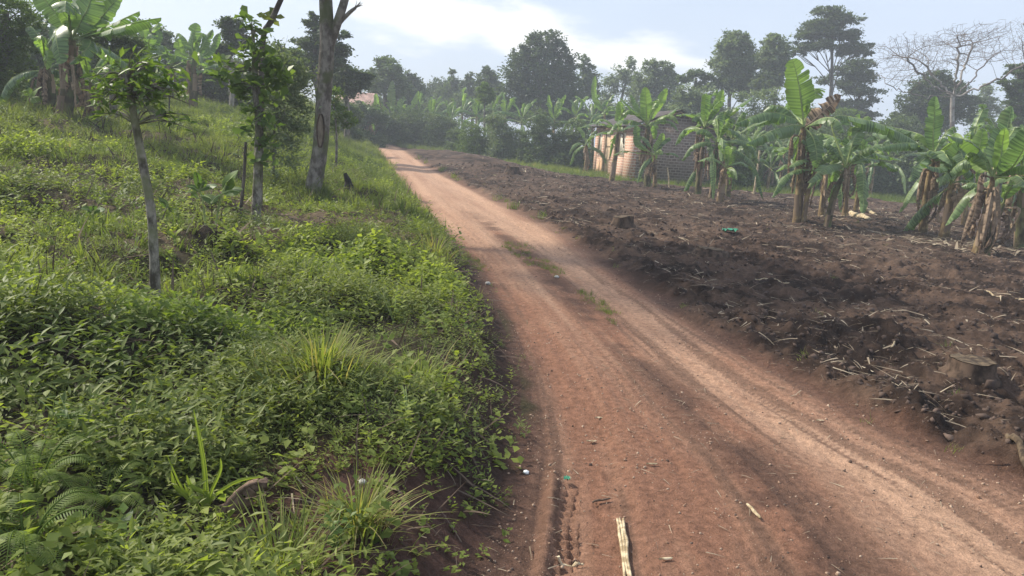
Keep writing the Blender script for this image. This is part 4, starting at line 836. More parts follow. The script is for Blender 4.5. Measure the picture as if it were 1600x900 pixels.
mb('banana plant with pale splayed leaves in front of the tallest dense tree', 866, 50, 188, [([(862, 176), (859, 164), (857, 148)], .4), ([(870, 176), (877, 162), (884, 148)], .4)], 7, 1.6)
mb('banana plant with white-backed leaves just left of the brick house', 945, 49, 178, [([(932, 160), (928, 140), (930, 118)], .45)], 7, 1.6)
mb('small banana plant with light leaves at the left foot of the house', 916, 41, 226, [], 7, 1.2)
for i, (px, Y, py, where) in enumerate([(1172, 38, 232, 'left of the short pale pole in the back row'), (1205, 37, 262, 'low, right of the short pale pole'), (1226, 38, 240, 'far behind the leaves left of the tallest banana plant'), (1392, 39, 250, 'far back under the end of the long arching leaf'), (1368, 38, 238, 'far back, between the long arching leaf and the field edge'), (1412, 40, 245, 'far back, left of the tall upright ribbed leaf'), (1160, 40, 222, 'behind the stand right of the house'), (1585, 33, 245, 'in the gap near the right picture edge'), (1548, 35, 240, 'deep behind the bushy yellow-stemmed plant')]):
    banana('banana plant ' + where, onG(px, Y), P(px, py, Y), [], nrand=8, dead=3, r=.08, L=1.5, wl=.38, group='banana plants in the back row', young=.15)

# ------------------------------------------------------------------ trees standing in the left meadow
def forked_tree():
    Y = 12.1; s = Y / F; base = onG(492, Y, 290)
    t = empty('forked_tree', base, 'pale mossy tree trunk forking near the top, with a long oval scar', 'tree')
    pts = [P(q[0], q[1], Y) for q in ((490, 292), (496, 262), (502, 215), (506, 150), (510, 95), (511, 50), (509, 0), (508, -60), (504, -170))]
    b = B(); tube(b, bez([pts[0] - Vector((0, 0, .2))] + pts, 40), [.155, .137, .126, .121, .12, .118, .11, .1, .09, .07], 20, wob=.05); b.build('trunk', 'bark_grey', t, True)
    b = B(); tube(b, bez(PL(Y, (514, 75), (522, 50), (534, 15), (548, -30, .2), (575, -110, .3)), 16), [.08, .076, .066, .055, .04], 12, wob=.06)
    tube(b, bez(PL(Y, (523, 46), (534, 32), (548, 18), (556, 12)), 9), [.04, .035, .03, .022], 8, wob=.1)
    for k in range(16):   # split dry end
        e = P(556 + rng.random() * 12, 12 - rng.random() * 12, Y + rng.normal() * .04); tube(b, bez([P(553, 14, Y), (P(557, 11, Y) + e) / 2, e], 4), [.008, .002], 3)
    b.build('branch', 'bark_grey', t, True)
    b = B(); V = []; c = P(504, 202, Y); n = 28
    for k in range(n):
        a = k / n * 2 * math.pi; V.append((c.x + .055 * math.cos(a), c.y - .125, c.z + .24 * math.sin(a) * (1 if math.sin(a) > 0 else 1.2)))
    V = np.array(V); tube(b, np.vstack([V, V[:1]]), .014, 6, cap=False)
    b.build('scar', 'stump_bark', t, True)
    b = B(); V2 = np.vstack([V * [1, 1, 1] + [0, .006, 0], [(c.x, c.y - .137, c.z)]]); b.add(V2, [[i, (i + 1) % n, n] for i in range(n)]); b.build('bare_wood', 'scar', t, True)
    b = B(); crown_mesh(b, [(tuple(P(505, -220, Y)), 1.8, 2.0, .8), (tuple(P(640, -200, Y)), 1.6, 1.8, .7), (tuple(P(380, -230, Y + .5)), 1.5, 1.8, .8), (tuple(P(500, -320, Y)), 1.8, 1.8, .8), (tuple(P(560, -230, Y - 2.2)), 1.7, 1.6, .7), (tuple(P(450, -230, Y + 2.4)), 1.7, 1.5, .7)], 9000, .2, LONG_V, LEAF_F); b.build('crown', 'crown_mid', t)  # unseen crown above the frame, spread wide to throw shade on the field
    limbs_b = B()
    for q in ((600, -150), (420, -200), (500, -290)): tube(limbs_b, bez([pts[-2], (pts[-2] + P(q[0], q[1], Y)) / 2 + Vector((0, 0, .2)), P(q[0], q[1], Y)], 6), [.06, .015], 6)
    limbs_b.build('branch', 'bark_grey', t, True)
forked_tree()
def slim(label, pts, Y, rad, bl, n, leaf, mat='broadleaf', tv=OBO_V, tf=OBO_F, bark='bark_slim', clump=.25, shell=.2, cat='tree', name='slim_tree', extra=None):
    Y = G(*pts[0]).y; pp = [P(q[0], q[1], Y) for q in pts]; base = onG(pts[0][0], Y, pts[0][1]); t = empty(name, base, label, cat)
    b = B(); tube(b, bez([base - Vector((0, 0, .1))] + pp[1:], 34), rad, 14, wob=.09); 
    blb = pxblobs(bl, Y)
    for c, rx, ry, rz in blb:
        c = Vector(c); s = min(pp[len(pp) // 2:], key=lambda q: (q - c).length)
        for k in range(4):
            e = c + Vector(rng.normal(size=3)) * rx * .9; tube(b, bez([s, (s + e) / 2 + Vector((0, 0, .04)), e], 6), [rad[-1] * .5, rad[-1] * .14], 5)
    b.build('trunk', bark, t, True)
    b = B(); crown_mesh(b, blb, n, leaf, tv, tf, clump, shell); b.build('crown', mat, t); return t
slim('slim spotted leaning trunk with small leafy crown, nearest tree on the left', [(243, 462), (241, 410), (236, 330), (224, 260), (212, 195), (203, 150), (198, 120)], 5.3, [.036, .031, .028, .027, .024, .02, .014],
     [(205, 112, 26, 9), (172, 124, 20, 8), (242, 120, 22, 8), (190, 136, 26, 9), (228, 142, 26, 9), (150, 138, 12, 8), (215, 98, 14, 5), (262, 135, 18, 5), (290, 146, 10, 4), (258, 176, 10, 5), (160, 158, 10, 8), (170, 182, 7, 10), (205, 155, 22, 8), (240, 158, 16, 6), (282, 190, 8, 6)], 300, .085, 'broadleaf', LONG_V, LEAF_F, clump=1.3, shell=.05)
slim('slim grey tree hung with broad glossy leaves, second tree from the left', [(400, 355), (402, 290), (405, 230), (404, 180), (400, 140), (398, 110), (396, 60)], 7.3, [.055, .05, .045, .042, .038, .03, .015],
     [(390, 34, 8, 6), (398, 48, 8, 5), (396, 68, 10, 7), (374, 84, 8, 6), (350, 100, 8, 6), (346, 118, 7, 8), (362, 128, 9, 7), (382, 112, 10, 7), (408, 88, 10, 8), (425, 104, 12, 8), (440, 122, 12, 9), (412, 130, 14, 9), (385, 146, 10, 7), (425, 148, 14, 8), (372, 150, 6, 5), (396, 172, 12, 8), (415, 190, 12, 9), (392, 205, 9, 8), (418, 226, 10, 10), (408, 250, 9, 8)], 360, .13, 'broadleaf', clump=.8, shell=.05)
slim('tangled grey-green leafy sapling thicket between the slim grey tree and the forked trunk', [(428, 290), (428, 240), (430, 180), (432, 130)], 8.6, [.022, .02, .014, .01],
     [(435, 92, 20, 10), (458, 112, 18, 12), (428, 125, 20, 14), (478, 132, 14, 12), (452, 145, 22, 14), (426, 160, 16, 14), (468, 165, 16, 14), (440, 185, 18, 16), (470, 200, 14, 14), (422, 205, 12, 16), (446, 222, 16, 14), (425, 240, 10, 16), (456, 252, 12, 12), (430, 272, 8, 14)], 6500, .08, 'crown_euc', LONG_V, LEAF_F, 'bark_slim', .8, .05, 'bush', 'sapling_thicket')
def pole(name, label, cat, a, c, Y, r, bark, Y2=None, wob=.08):
    Y = G(*a).y if Y < 10 else Y; p0 = onG(a[0], Y, a[1]); p1 = P(c[0], c[1], Y2 or Y); b = B(); tube(b, bez([p0 - Vector((0, 0, .12)), (p0 + p1) / 2 + Vector((.02, 0, 0)), p1], 12), [r, r * .9, r * .8], 9, wob=wob)
    o = b.build(name, bark, None, True); return tag(o, label, cat)
pole('wooden_stake', 'thin upright wooden stake left of the slim grey tree', 'stake', (371, 352), (384, 222), 7.0, .02, 'bark_dark')
# bare leaning pole behind the slim grey tree, with one leafy sprig
p0 = onG(405, 9.5, 240); b = B(); tube(b, bez([p0 - Vector((0, 0, .1)), P(408, 150, 9.5), P(411, 60, 9.5), P(425, 30, 9.5), P(452, -30, 9.5)], 16), [.04, .038, .034, .034, .03], 10, wob=.08)
t = empty('leaning_pole', p0, 'bare grey pole slanting out of the slim tree crown towards the upper edge', 'pole'); b.build('stem', 'bark_dark', t, True)
b = B(); c = np.array(P(420, 26, 9.5)); m = 12; b.inst(OBO_V, OBO_F, c + rng.normal(size=(m, 3)) * .04, rotm(m) * .16, rng.random(m)); b.build('leaf_sprig', 'weed_dull', t)
pole('white_pole', 'short pale pole standing in the back row of banana plants', 'pole', (1182, 268), (1187, 235), 31, .045, 'pale_stalk')
pole('bare_tree', 'straight pale trunk standing at the far end of the left meadow', 'tree trunk', (361, 168), (364, 110), 27, .09, 'bark_pale')
pole('thin_pale_pole', 'thin forked pale pole leaning in front of the dark gable wall', 'pole', (1046, 292), (1043, 262), 31, .03, 'pale_stalk')

# broad-leaved young plants on the left
def bigleaf(label, stem, Y, leaves, rad=.012, mat='broadleaf', group=None, name='young_plant'):
    k_ = Y; Y = G(*stem[0]).y if Y < 10 else Y; k_ = Y / k_; leaves = [(a, c, w * k_) for a, c, w in leaves]; base = onG(stem[0][0], Y, stem[0][1]); t = empty(name, base, label, 'plant', group); pp = [P(q[0], q[1], Y) for q in stem[1:]]
    b = B(); tube(b, bez([base - Vector((0, 0, .05))] + pp, 10), [rad, rad * .5], 6); b.build('stem', 'rib', t, True)
    for (a, c, w) in leaves:
        b = B(); banana_leaf(b, [P(a[0], a[1], Y), (P(a[0], a[1], Y) + P(c[0], c[1], Y - .04)) / 2 + Vector((0, 0, .02)), P(c[0], c[1], Y - .08)], w, face=(rng.normal() * .5, -.6, .8), rnd=rng.random() * .9, tears=0, seg=10, pet=.06, droop=.15); b.build('leaf', [mat, 'rib'], t, True)
bigleaf('young plant with large dark heart-shaped leaves left of the wooden stake', [(333, 372), (342, 320), (348, 300)], 6.7, [((348, 300), (372, 268), .16), ((348, 302), (376, 300), .15), ((345, 305), (330, 318), .1), ((350, 298), (360, 280), .12)])
bigleaf('young plant with pale upturned leaves on a thin stem before the soil mound', [(322, 368), (318, 320), (312, 296)], 6.6, [((312, 298), (306, 268), .08), ((312, 298), (338, 292), .1), ((312, 300), (292, 292), .08), ((314, 306), (338, 318), .11), ((312, 298), (320, 282), .09), ((310, 310), (290, 300), .08)])
bigleaf('short plant with one dark oval leaf right of the nearest slim trunk', [(262, 340), (264, 326)], 6.3, [((264, 326), (248, 312), .09), ((264, 328), (276, 334), .06)])
bigleaf('small dark round-leaved seedling in the left meadow', [(144, 368), (145, 345), (145, 332)], 6.3, [((145, 334), (130, 328), .09), ((145, 334), (162, 330), .09), ((145, 330), (146, 322), .08)])
bigleaf('yellow-green leafed shoot at the left picture edge', [(-4, 500), (0, 480)], 4.3, [((0, 482), (12, 464), .05), ((0, 484), (-14, 470), .06)], mat='weed_bright')
bigleaf('yellow-leaved shoot on the dark soil mound', [(275, 392), (272, 372)], 6.0, [((272, 372), (262, 366), .07), ((272, 370), (284, 360), .07), ((273, 374), (280, 378), .06)], mat='weed_bright')
bigleaf('broad-leaved plant standing under the dark left trees', [(36, 182), (42, 160), (48, 148)], 13.5, [((48, 150), (60, 140), .3), ((48, 150), (38, 142), .22), ((48, 152), (58, 160), .2)])
# white board on a post, and the charred stump
Yb = 20; c = P(265, 131, Yb); pb = onG(265, Yb); t = empty('small_sign', pb, 'small white board with a dark blue mark under the left trees', 'sign')
b = B(); box(b, (c.x, c.y, c.z), .2, .02, .2); b.build('board', 'white_thing', t); b = B(); box(b, (c.x - .0, c.y - .013, c.z - .01), .035, .004, .1); b.build('mark', 'black_mark', t)
b = B(); tube(b, [Vector(pb) - Vector((0, 0, .1)), Vector((c.x, c.y + .03, c.z))], .02, 6); b.build('post', 'bark_dark', t)
b = B(); q = onG(548, 13.5, 246); tube(b, bez([q - Vector((0, 0, .15)), q + Vector((-.02, 0, .12)), q + Vector((-.05, 0, .24)), q + Vector((-.1, 0, .36))], 9), [.09, .10, .075, .05, .035], 9, wob=.35); tag(b.build('charred_stump', 'charred', None, True), 'crooked black charred stump in the weeds right of the forked trunk', 'stump')

# ------------------------------------------------------------------ stumps and things lying about
def stump(label, px, py, r, h, tilt=0., Y=None):
    g = onG(px, Y, py) if Y else G(px, py); t = empty('tree_stump', g, label, 'stump', 'tree stumps in the tilled field'); b = B(); n = 22; V = []; f = []
    th = np.linspace(0, 2 * np.pi, n, endpoint=False); fl = 1 + .22 * (np.abs(np.sin(th * 2.5 + px)) ** 2) + .05 * rng.normal(size=n)
    for z, k, fw in ((-.12, 1.35, 1), (.04, 1.15, .6), (h * .45, 1.02, .25), (h, .97, .1)):
        rr = r * k * (1 + (fl - 1) * fw); zz = z + (h * .25 * tilt * np.cos(th) if z == h else 0) + (.008 * rng.normal(size=n) if z == h else 0)
        V.append(np.stack([g.x + rr * np.cos(th), g.y + rr * np.sin(th), g.z + zz + 0 * th], 1))
    V = np.concatenate(V); i = np.arange(3)[:, None] * n; j = np.arange(n)[None]; j2 = (j + 1) % n
    b.add(V, np.stack([i + j, i + j2, i + n + j2, i + n + j], -1).reshape(-1, 4)); b.build('bark', 'stump_bark', t, True)
    b = B(); top = V[-n:] * 1.0; c_ = top.mean(0); top2 = c_ + (top - c_) * .97 + [0, 0, .004]; b.add(np.vstack([top2, c_]), [[q_, (q_ + 1) % n, n] for q_ in range(n)]); b.build('cut_face', 'cut_wood', t)
stump('squat tree stump with pale left side at the edge of the field beside the road', 972, 361, .2, .21, .5)
stump('small dark stump far along the road edge', 800, 282, .24, .24, -.3)
stump('wide low stump with dark hollow side at the right of the field', 1512, 604, .16, .15, .1)
stump('low worn stump almost buried in the field soil, by the bend of the road edge', 1108, 408, .2, .07, -.4)
stump('dark round stump far beyond at the start of the road mound', 632, 226, .3, .25, .2)
def stalk(name, label, cat, a, c, r, mat='pale_stalk', flat=.5, strands=1, lift=.012, group=None, z1=0):
    A_, C_ = G(*a), G(*c); b = B()
    for k in range(strands):
        o_ = (k - (strands - 1) / 2) * r * (1.45 + .3 * rng.random()); dd = (C_ - A_).normalized(); sd_ = Vector((-dd.y, dd.x, 0)); n = 9; pts = []
        for i in range(n):
            q = i / (n - 1); p = A_ * (1 - q) + C_ * q + sd_ * (o_ * (1 - .3 * q) + .25 * r * rng.normal()); p.z = float(zd(p.x, p.y)) + lift + r * .5 + z1 * q; pts.append(p)
        tube(b, bez(pts, 16), [r * .7, r, r * .9, r * .6], 7, rng.random(), wob=.25)
    return tag(b.build(name, mat, None, True), label, cat, group)
stalk('dry_banana_stalk', 'long split cream-coloured dry stalk lying at the bottom edge of the road', 'stalk', (969, 808), (984, 915), .0075, strands=3)
stalk('corn_cob', 'small brown eaten corn cob lying on the road above the cream stalk', 'corn cob', (926, 779), (954, 776), .006, 'brown_leaf')
stalk('pale_stick', 'short pale green-tan stick in the tyre print left of the long stalk', 'stick', (873, 865), (912, 872), .008)
stalk('split_stick', 'short pale split stick on the right half of the road', 'stick', (1166, 797), (1188, 818), .008)
stalk('log', 'pale peeled log end at the right edge of the road bank', 'log', (1566, 712), (1610, 750), .022, 'cut_wood')
stalk('dry_stick', 'thin straight tan stem lying across the middle of the field', 'stick', (1178, 447), (1232, 452), .009)
stalk('long_dry_stick', 'long thin tan stem lying in the field at the right edge', 'stick', (1535, 466), (1604, 486), .011)
stalk('banana_log', 'cut banana stem lying under the long arching leaf, left one of two', 'banana stem', (1326, 338), (1360, 347), .09)
stalk('banana_log', 'cut banana stem lying under the long arching leaf, right one of two', 'banana stem', (1342, 332), (1366, 338), .07)
for i, (a, c, l) in enumerate([((1376, 556), (1380, 540), 'short pale upright twig in the field above the road edge'), ((1388, 560), (1398, 533), 'taller pale upright twig beside the short one')]):
    q0 = G(*a); q1 = P(c[0], c[1], q0.y); b = B(); tube(b, bez([q0 - Vector((0, 0, .02)), (q0 + q1) / 2 + Vector((.01, 0, 0)), q1], 6), [.009, .008, .006], 6, wob=.2); tag(b.build('twig', 'pale_stalk', None, True), l, 'twig')
for (px, py, l) in [(1282, 655, 'tan scrap of dry sheath on the road above the split stick'), (925, 683, 'small pale triangular scrap of dry leaf on the road'), (938, 648, 'small white-tan chip lying on the road, upper one'), (1018, 730, 'ragged cream husk lying on the middle of the road'), (1040, 876, 'small curled yellow-brown leaf right of the long stalk')]:
    g = G(px, py); b = B(); banana_leaf(b, [g + Vector((-.03, -.01, .012)), g + Vector((0, 0, .010)), g + Vector((.03, .012, .006))], .02, rnd=rng.random(), tears=0, seg=8, crumple=.1); tag(b.build('dry_leaf', ['pale_stalk', 'pale_stalk'], None), l, 'dry leaf')
def lump(name, label, cat, px, py, s, mat, sq=(1, 1, .6), jag=.25, hl=0., group=None):
    g = G(px, py); b = B(); n, m = 9, 12; V = []
    for i in range(n):
        for j in range(m):
            a, e = j / m * 2 * math.pi, (i / (n - 1) - .5) * math.pi; k = 1 + jag * rng.normal() * .5
            V.append((g.x + s * sq[0] * k * math.cos(e) * math.cos(a), g.y + s * sq[1] * k * math.cos(e) * math.sin(a), g.z + hl + s * sq[2] * (.7 + k * math.sin(e))))
    i = np.arange(n - 1)[:, None] * m; j = np.arange(m)[None]; j2 = (j + 1) % m
    b.add(V, np.stack([i + j, i + j2, i + m + j2, i + m + j], -1).reshape(-1, 4)); return tag(b.build(name, mat, None, True), label, cat, group)
lump('paper_scrap', 'crumpled white paper scrap at the dark left edge of the road', 'litter', 822, 738, .016, 'white_thing')
def film(name, label, px, py, w, l, mat, ang=0., curl=.02):
    g = G(px, py); b = B(); n = 8; V = []
    for i in range(n):
        for j in range(5):
            u, v = (i / (n - 1) - .5) * l, (j / 4 - .5) * w * (1 - .5 * abs(i / (n - 1) - .4)); x, y = u * math.cos(ang) - v * math.sin(ang), u * math.sin(ang) + v * math.cos(ang)
            V.append((g.x + x, g.y + y, g.z + .012 + curl * abs(math.sin(i * 1.3 + j)) + .3 * curl * rng.random()))
    i = np.arange(n - 1)[:, None] * 5; j = np.arange(4)[None]; b.add(V, np.stack([i + j, i + j + 1, i + 5 + j + 1, i + 5 + j], -1).reshape(-1, 4)); tag(b.build(name, mat, None, True), label, 'litter')
film('plastic_scrap', 'small green plastic scrap right of the white paper scrap', 886, 746, .028, .03, 'green_plastic')
film('plastic_bag', 'torn green plastic bag lying in the middle of the field', 1140, 373, .16, .3, 'green_plastic', .2, .06)
lump('stone', 'pale stone in the grass near the lower edge', 'stone', 566, 764, .016, 'stone', hl=.05)
lump('stone', 'pale stone at the left road edge ', 'stone', 762, 444, .03, 'stone')
bpy.data.objects['stone.001']['label'] = 'pale stone on the left road edge beside the dark bank bend'
lump('stone', 'small pale stone on the field close to the road edge', 'stone', 870, 433, .03, 'stone')
# fallen leaves on the left
def fallen(label, px, py, pts, w, mat):
    g = G(px, py); b = B(); banana_leaf(b, [g + Vector(q) for q in pts], w, face=(-.5, -.7, .5), rnd=.6, tears=1, seg=14, crumple=.12, droop=.9, pet=.02); tag(b.build('dead_leaf', [mat, mat], None, True), label, 'dead leaf')
fallen('large curled brown dead leaf standing in the grass near the bottom', 372, 800, [(-.07, 0, .02), (-.03, 0, .10), (.04, .0, .17), (.10, .0, .18)], .14, 'brown_leaf')
fallen('light brown ragged dead leaf on the weeds above the bright grass clump', 531, 556, [(-.05, 0, .10), (0, 0, .13), (.05, 0, .12)], .05, 'brown_leaf')

# ------------------------------------------------------------------ ground cover
def blade_tpl(curve, w=.035, seg=4, tipx=0.):
    t = np.linspace(0, 1, seg + 1); ww = w * (1 - t ** 1.6) + .001; y = curve * t ** 2; z = t * (1 - .25 * curve * t)
    return np.concatenate([np.stack([-ww, y, z], 1), np.stack([ww, y, z], 1)]), np.array([[i, seg + 1 + i, seg + 2 + i, i + 1] for i in range(seg)])
def tuft_tpl(n, spread, w=.03, seg=3, seed=0):
    r_ = np.random.default_rng(seed); V = []; Fq = []; o = 0
    for k in range(n):
        v, f = blade_tpl(.15 + r_.random() * .8, w * (.7 + .6 * r_.random()), seg); a = r_.random() * 6.28; c, s = math.cos(a), math.sin(a)
        sc = .45 + .55 * r_.random(); v = v * [1, 1, 1] * sc; v[:, 0] *= 1 / sc; v = v @ np.array([[c, -s, 0], [s, c, 0], [0, 0, 1]]).T + np.append(r_.normal(size=2) * spread, 0); V.append(v); Fq.append(f + o); o += len(v)
    return np.concatenate(V), np.concatenate(Fq)
def plant_tpl(n, h, leaf, seed, spread=.35, tv=LEAF_V, tf=LEAF_F):
    """a leafy weed: leaves up a few short stems, unit size about 1"""
    r_ = np.random.default_rng(seed); V = []; Fq = []; o = 0; ns = 3
    for s in range(ns):
        a0 = r_.random() * 6.28; ex_ = np.array([math.cos(a0), math.sin(a0), 0]) * spread * r_.random() * 1.6; tipz = h * (.6 + .4 * r_.random())
        st, fs = blade_tpl(.2, .012, 2); 
        for k in range(n // ns):
            q = (k + 1) / (n // ns); p = ex_ * q + np.array([0, 0, tipz * q ** .8]); a = k * 2.4 + r_.random(); e = -.1 + .5 * r_.random() + .3 * q
            y = np.array([math.cos(a) * math.cos(e), math.sin(a) * math.cos(e), math.sin(e)]); x = np.cross(y, [0, 0, 1.]) + r_.normal(size=3) * .2; x /= np.linalg.norm(x); z = np.cross(x, y)
            sc = leaf * (.6 + .6 * r_.random()) * (1.1 - .4 * q); V.append((tv * sc) @ np.stack([x, y, z]) + p); Fq.append(tf + o); o += len(tv)
    return np.concatenate(V), np.concatenate(Fq)
def in_view(x, y, z, m=.22):
    d = np.stack([x, y, z - H], 1); Rt = np.array(M.to_3x3()); q = d @ Rt
    px = 800 + F * q[:, 0] / -q[:, 2]; py = 450 - F * q[:, 1] / -q[:, 2]
    return (q[:, 2] < 0) & (px > -1600 * m) & (px < 1600 * (1 + m)) & (py < 900 * (1 + m)) & (py > -900 * m)
def scatter(n, r0, r1, pw=1.0, th=(-60, 60), extra=None):
    """points whose areal density falls with distance"""
    u = rng.random(n); e = 2 - pw; r = (r0 ** e + u * (r1 ** e - r0 ** e)) ** (1 / e) if abs(e) > 1e-6 else r0 * (r1 / r0) ** u
    a = np.radians(rng.uniform(th[0], th[1], n)); x, y = r * np.sin(a), r * np.cos(a); z = zd(x, y); k = in_view(x, y, z)
    return x[k], y[k], z[k], r[k]
def yawm(n, lean=.25, s=None):
    a = rng.random(n) * 6.28; c, s_ = np.cos(a), np.sin(a); z = np.stack([rng.normal(size=n) * lean, rng.normal(size=n) * lean, np.ones(n)], 1); z /= np.linalg.norm(z, axis=1)[:, None]
    x = np.stack([c, s_, 0 * c], 1); x -= z * (x * z).sum(1)[:, None]; x /= np.linalg.norm(x, axis=1)[:, None]; y = np.cross(z, x); return np.stack([x, y, z], 2)
PT = [plant_tpl(12, 1.0, .42, s) for s in range(5)]
PTN = [plant_tpl(18, 1.0, .30, s + 20, .4, LONG_V) for s in range(5)]
TT = [tuft_tpl(15, .12, .026, 3, s) for s in range(5)]
TTS = [tuft_tpl(22, .3, .022, 2, s + 9) for s in range(5)]
def place(b, tpl, x, y, z, size, rnd, lean=.25, sink=.02):
    k = rng.integers(0, len(tpl), len(x)); size = np.broadcast_to(size, x.shape)
    for i, (tv, tf) in enumerate(tpl):
        s = k == i
        if s.any(): b.inst(tv, tf, np.stack([x[s], y[s], z[s] - sink], 1), yawm(s.sum(), lean) * size[s][:, None, None], rnd[s])
def tone(x, y, s=.8, seed=5): return np.clip(.15 + 1.0 * (fbm(x, y, s, seed, 3) - .25) + rng.normal(size=len(x)) * .16, 0, .92 + .0 * x) + (rng.random(len(x)) < .03) * .1
def d_left(x, y): return Lf(y) - x
bare = lambda x, y: ss(fbm(x, y, 1.3, 101) + (fbm(x, y, .35, 103) - .5) * .5, .56, .72)
def avoid(x, y):
    k = np.ones(len(x), bool)
    for px, py, rr_ in ((55, 800, .2), (165, 790, .15), (380, 800, .14), (322, 790, .14), (531, 560, .12), (500, 490, .2), (500, 640, .1)):
        g = G(px, py); k &= ((x - g.x) ** 2 + (y - g.y) ** 2 > rr_ ** 2) | (rng.random(len(x)) < .3)
    for mx, my, mr, mh in MOUNDS: k &= ((x - mx) ** 2 + ((y - my) / .6) ** 2 > (mr * .7) ** 2) | (rng.random(len(x)) < .35)
    k &= ((x + .28) ** 2 / .3 + (y - 2.35) ** 2 / .22 > 1) | (rng.random(len(x)) < .2)
    return k
wb, wd_, wbr, gb, db = B(), B(), B(), B(), B()
x, y, z, r = scatter(66000, 1.15, 34, 1.25, (-62, 8)); d = d_left(x, y); dens = ss(d + (rng.random(len(x)) - .5) * .5, .02, .5) * (1 - .72 * bare(x, y)) * (.2 + .8 * ss(fbm(x, y, .75, 701, 3), .36, .5))
k = (rng.random(len(x)) < dens) & avoid(x, y); x, y, z, r, d = [q[k] for q in (x, y, z, r, d)]
sz = (.065 + .11 * fbm(x, y, .7, 77)) * (1 + .035 * r) * (.7 + .6 * rng.random(len(x))) * (.55 + .75 * ss(fbm(x, y, 1.1, 703, 2), .35, .65)); pn = fbm(x, y, 1.1, 201, 3) + rng.normal(size=len(x)) * .05
far = r > 13; sz[far] *= .75
s1 = (pn > .54); s2 = (pn < .44); s3 = ~(s1 | s2)
place(wbr, PT, x[s1], y[s1], z[s1], sz[s1] * 1.05, tone(x[s1], y[s1])); place(wd_, PTN, x[s2], y[s2], z[s2], sz[s2] * 1.2, tone(x[s2], y[s2])); place(wb, PTN, x[s3], y[s3], z[s3], sz[s3] * 1.25, tone(x[s3], y[s3]))
PB = [plant_tpl(9, .8, .5, s + 40, .5, OBO_V * [1.5, 1, 1], OBO_F) for s in range(4)] + [plant_tpl(12, 1.3, .42, s + 60, .35, OBO_V * [1.3, 1, 1], OBO_F) for s in range(3)]
x, y, z, r = scatter(7000, 1.15, 16, 1.2, (-62, 8)); d = d_left(x, y); k = (rng.random(len(x)) < ss(d, .0, .4) * (.2 + .8 * ss(fbm(x, y, .8, 601, 3), .42, .6))) & avoid(x, y); x, y, z, r = [q[k] for q in (x, y, z, r)]
kb = rng.random(len(x)) < .6; szb = .07 + .07 * rng.random(len(x))
place(wbr, PB[:4], x[kb], y[kb], z[kb], szb[kb], tone(x[kb], y[kb])); place(wb, PB[4:], x[~kb], y[~kb], z[~kb], szb[~kb] * 1.2, tone(x[~kb], y[~kb]))
x, y, z, r = scatter(30000, 1.15, 36, 1.1, (-62, 8)); d = d_left(x, y); gn = fbm(x, y, 1.6, 301, 3)
k = (rng.random(len(x)) < ss(d + (rng.random(len(x)) - .5) * .5, .0, .4) * (.16 + .84 * ss(gn, .4, .6)) * (1 - .5 * bare(x, y)) * (.22 + .78 * ss(r, 4.5, 9))) & avoid(x, y); x, y, z, r = [q[k] for q in (x, y, z, r)]
place(gb, TT, x, y, z, (.08 + .16 * rng.random(len(x)) ** 2) * (.7 + .6 * ss(fbm(x, y, 1.6, 301, 3), .45, .65)) * (1 + .02 * r) * (.62 + .38 * ss(r, 3.5, 7)) * np.where(r > 14, .6, 1), tone(x, y, 1.2, 6), .3)
# back grass: far meadow on the left, strip beyond the field on the right
x, y, z, r = scatter(26000, 12, 60, 1.0, (-62, 60)); k = (fieldm(x, y) < .3) & (roadm(x, y) < .2) & ((x - Rf(y) > 0) | (r > 12)); k &= rng.random(len(x)) < .9; x, y, z, r = [q[k] for q in (x, y, z, r)]
place(gb, TTS, x, y, z, (.12 + .12 * rng.random(len(x))) * (1 + .02 * r), tone(x, y, 2.5, 8), .3)
# small grass tufts in the middle of the road and at its edges
def patch(cx, cy, rx, ry, n, size, tl, ang=0.):
    a = rng.random(n) * 6.28; q = np.sqrt(rng.random(n)); u, v = q * np.cos(a) * rx, q * np.sin(a) * ry; x = cx + u * math.cos(ang) - v * math.sin(ang); y = cy + u * math.sin(ang) + v * math.cos(ang)
    place(gb, tl, x, y, zd(x, y), size * (.6 + .8 * rng.random(n)), rng.random(n) * .6, .35, .008)
for (px, py, rx, ry, n) in [(812, 390, .26, .7, 70), (845, 412, .2, .45, 50), (865, 425, .16, .3, 24), (925, 466, .12, .34, 46), (948, 482, .1, .2, 22), (962, 505, .06, .14, 8), (745, 410, .15, .6, 40), (730, 400, .15, .5, 40)]:
    g = G(px, py); patch(g.x, g.y, rx * 1.1, ry * 1.1, int(n * .65), .06, TTS, .12)
x, y, z, r = scatter(5200, 2, 34, 1.2, (-10, 55)); e = x - Rf(y); k = (e > -.1) & (rng.random(len(x)) < .10 * np.exp(-e / .5) + .006); x, y, z, r = [q[k] for q in (x, y, z, r)]
place(gb, TTS, x, y, z, .06 + .04 * rng.random(len(x)), rng.random(len(x)), .4)
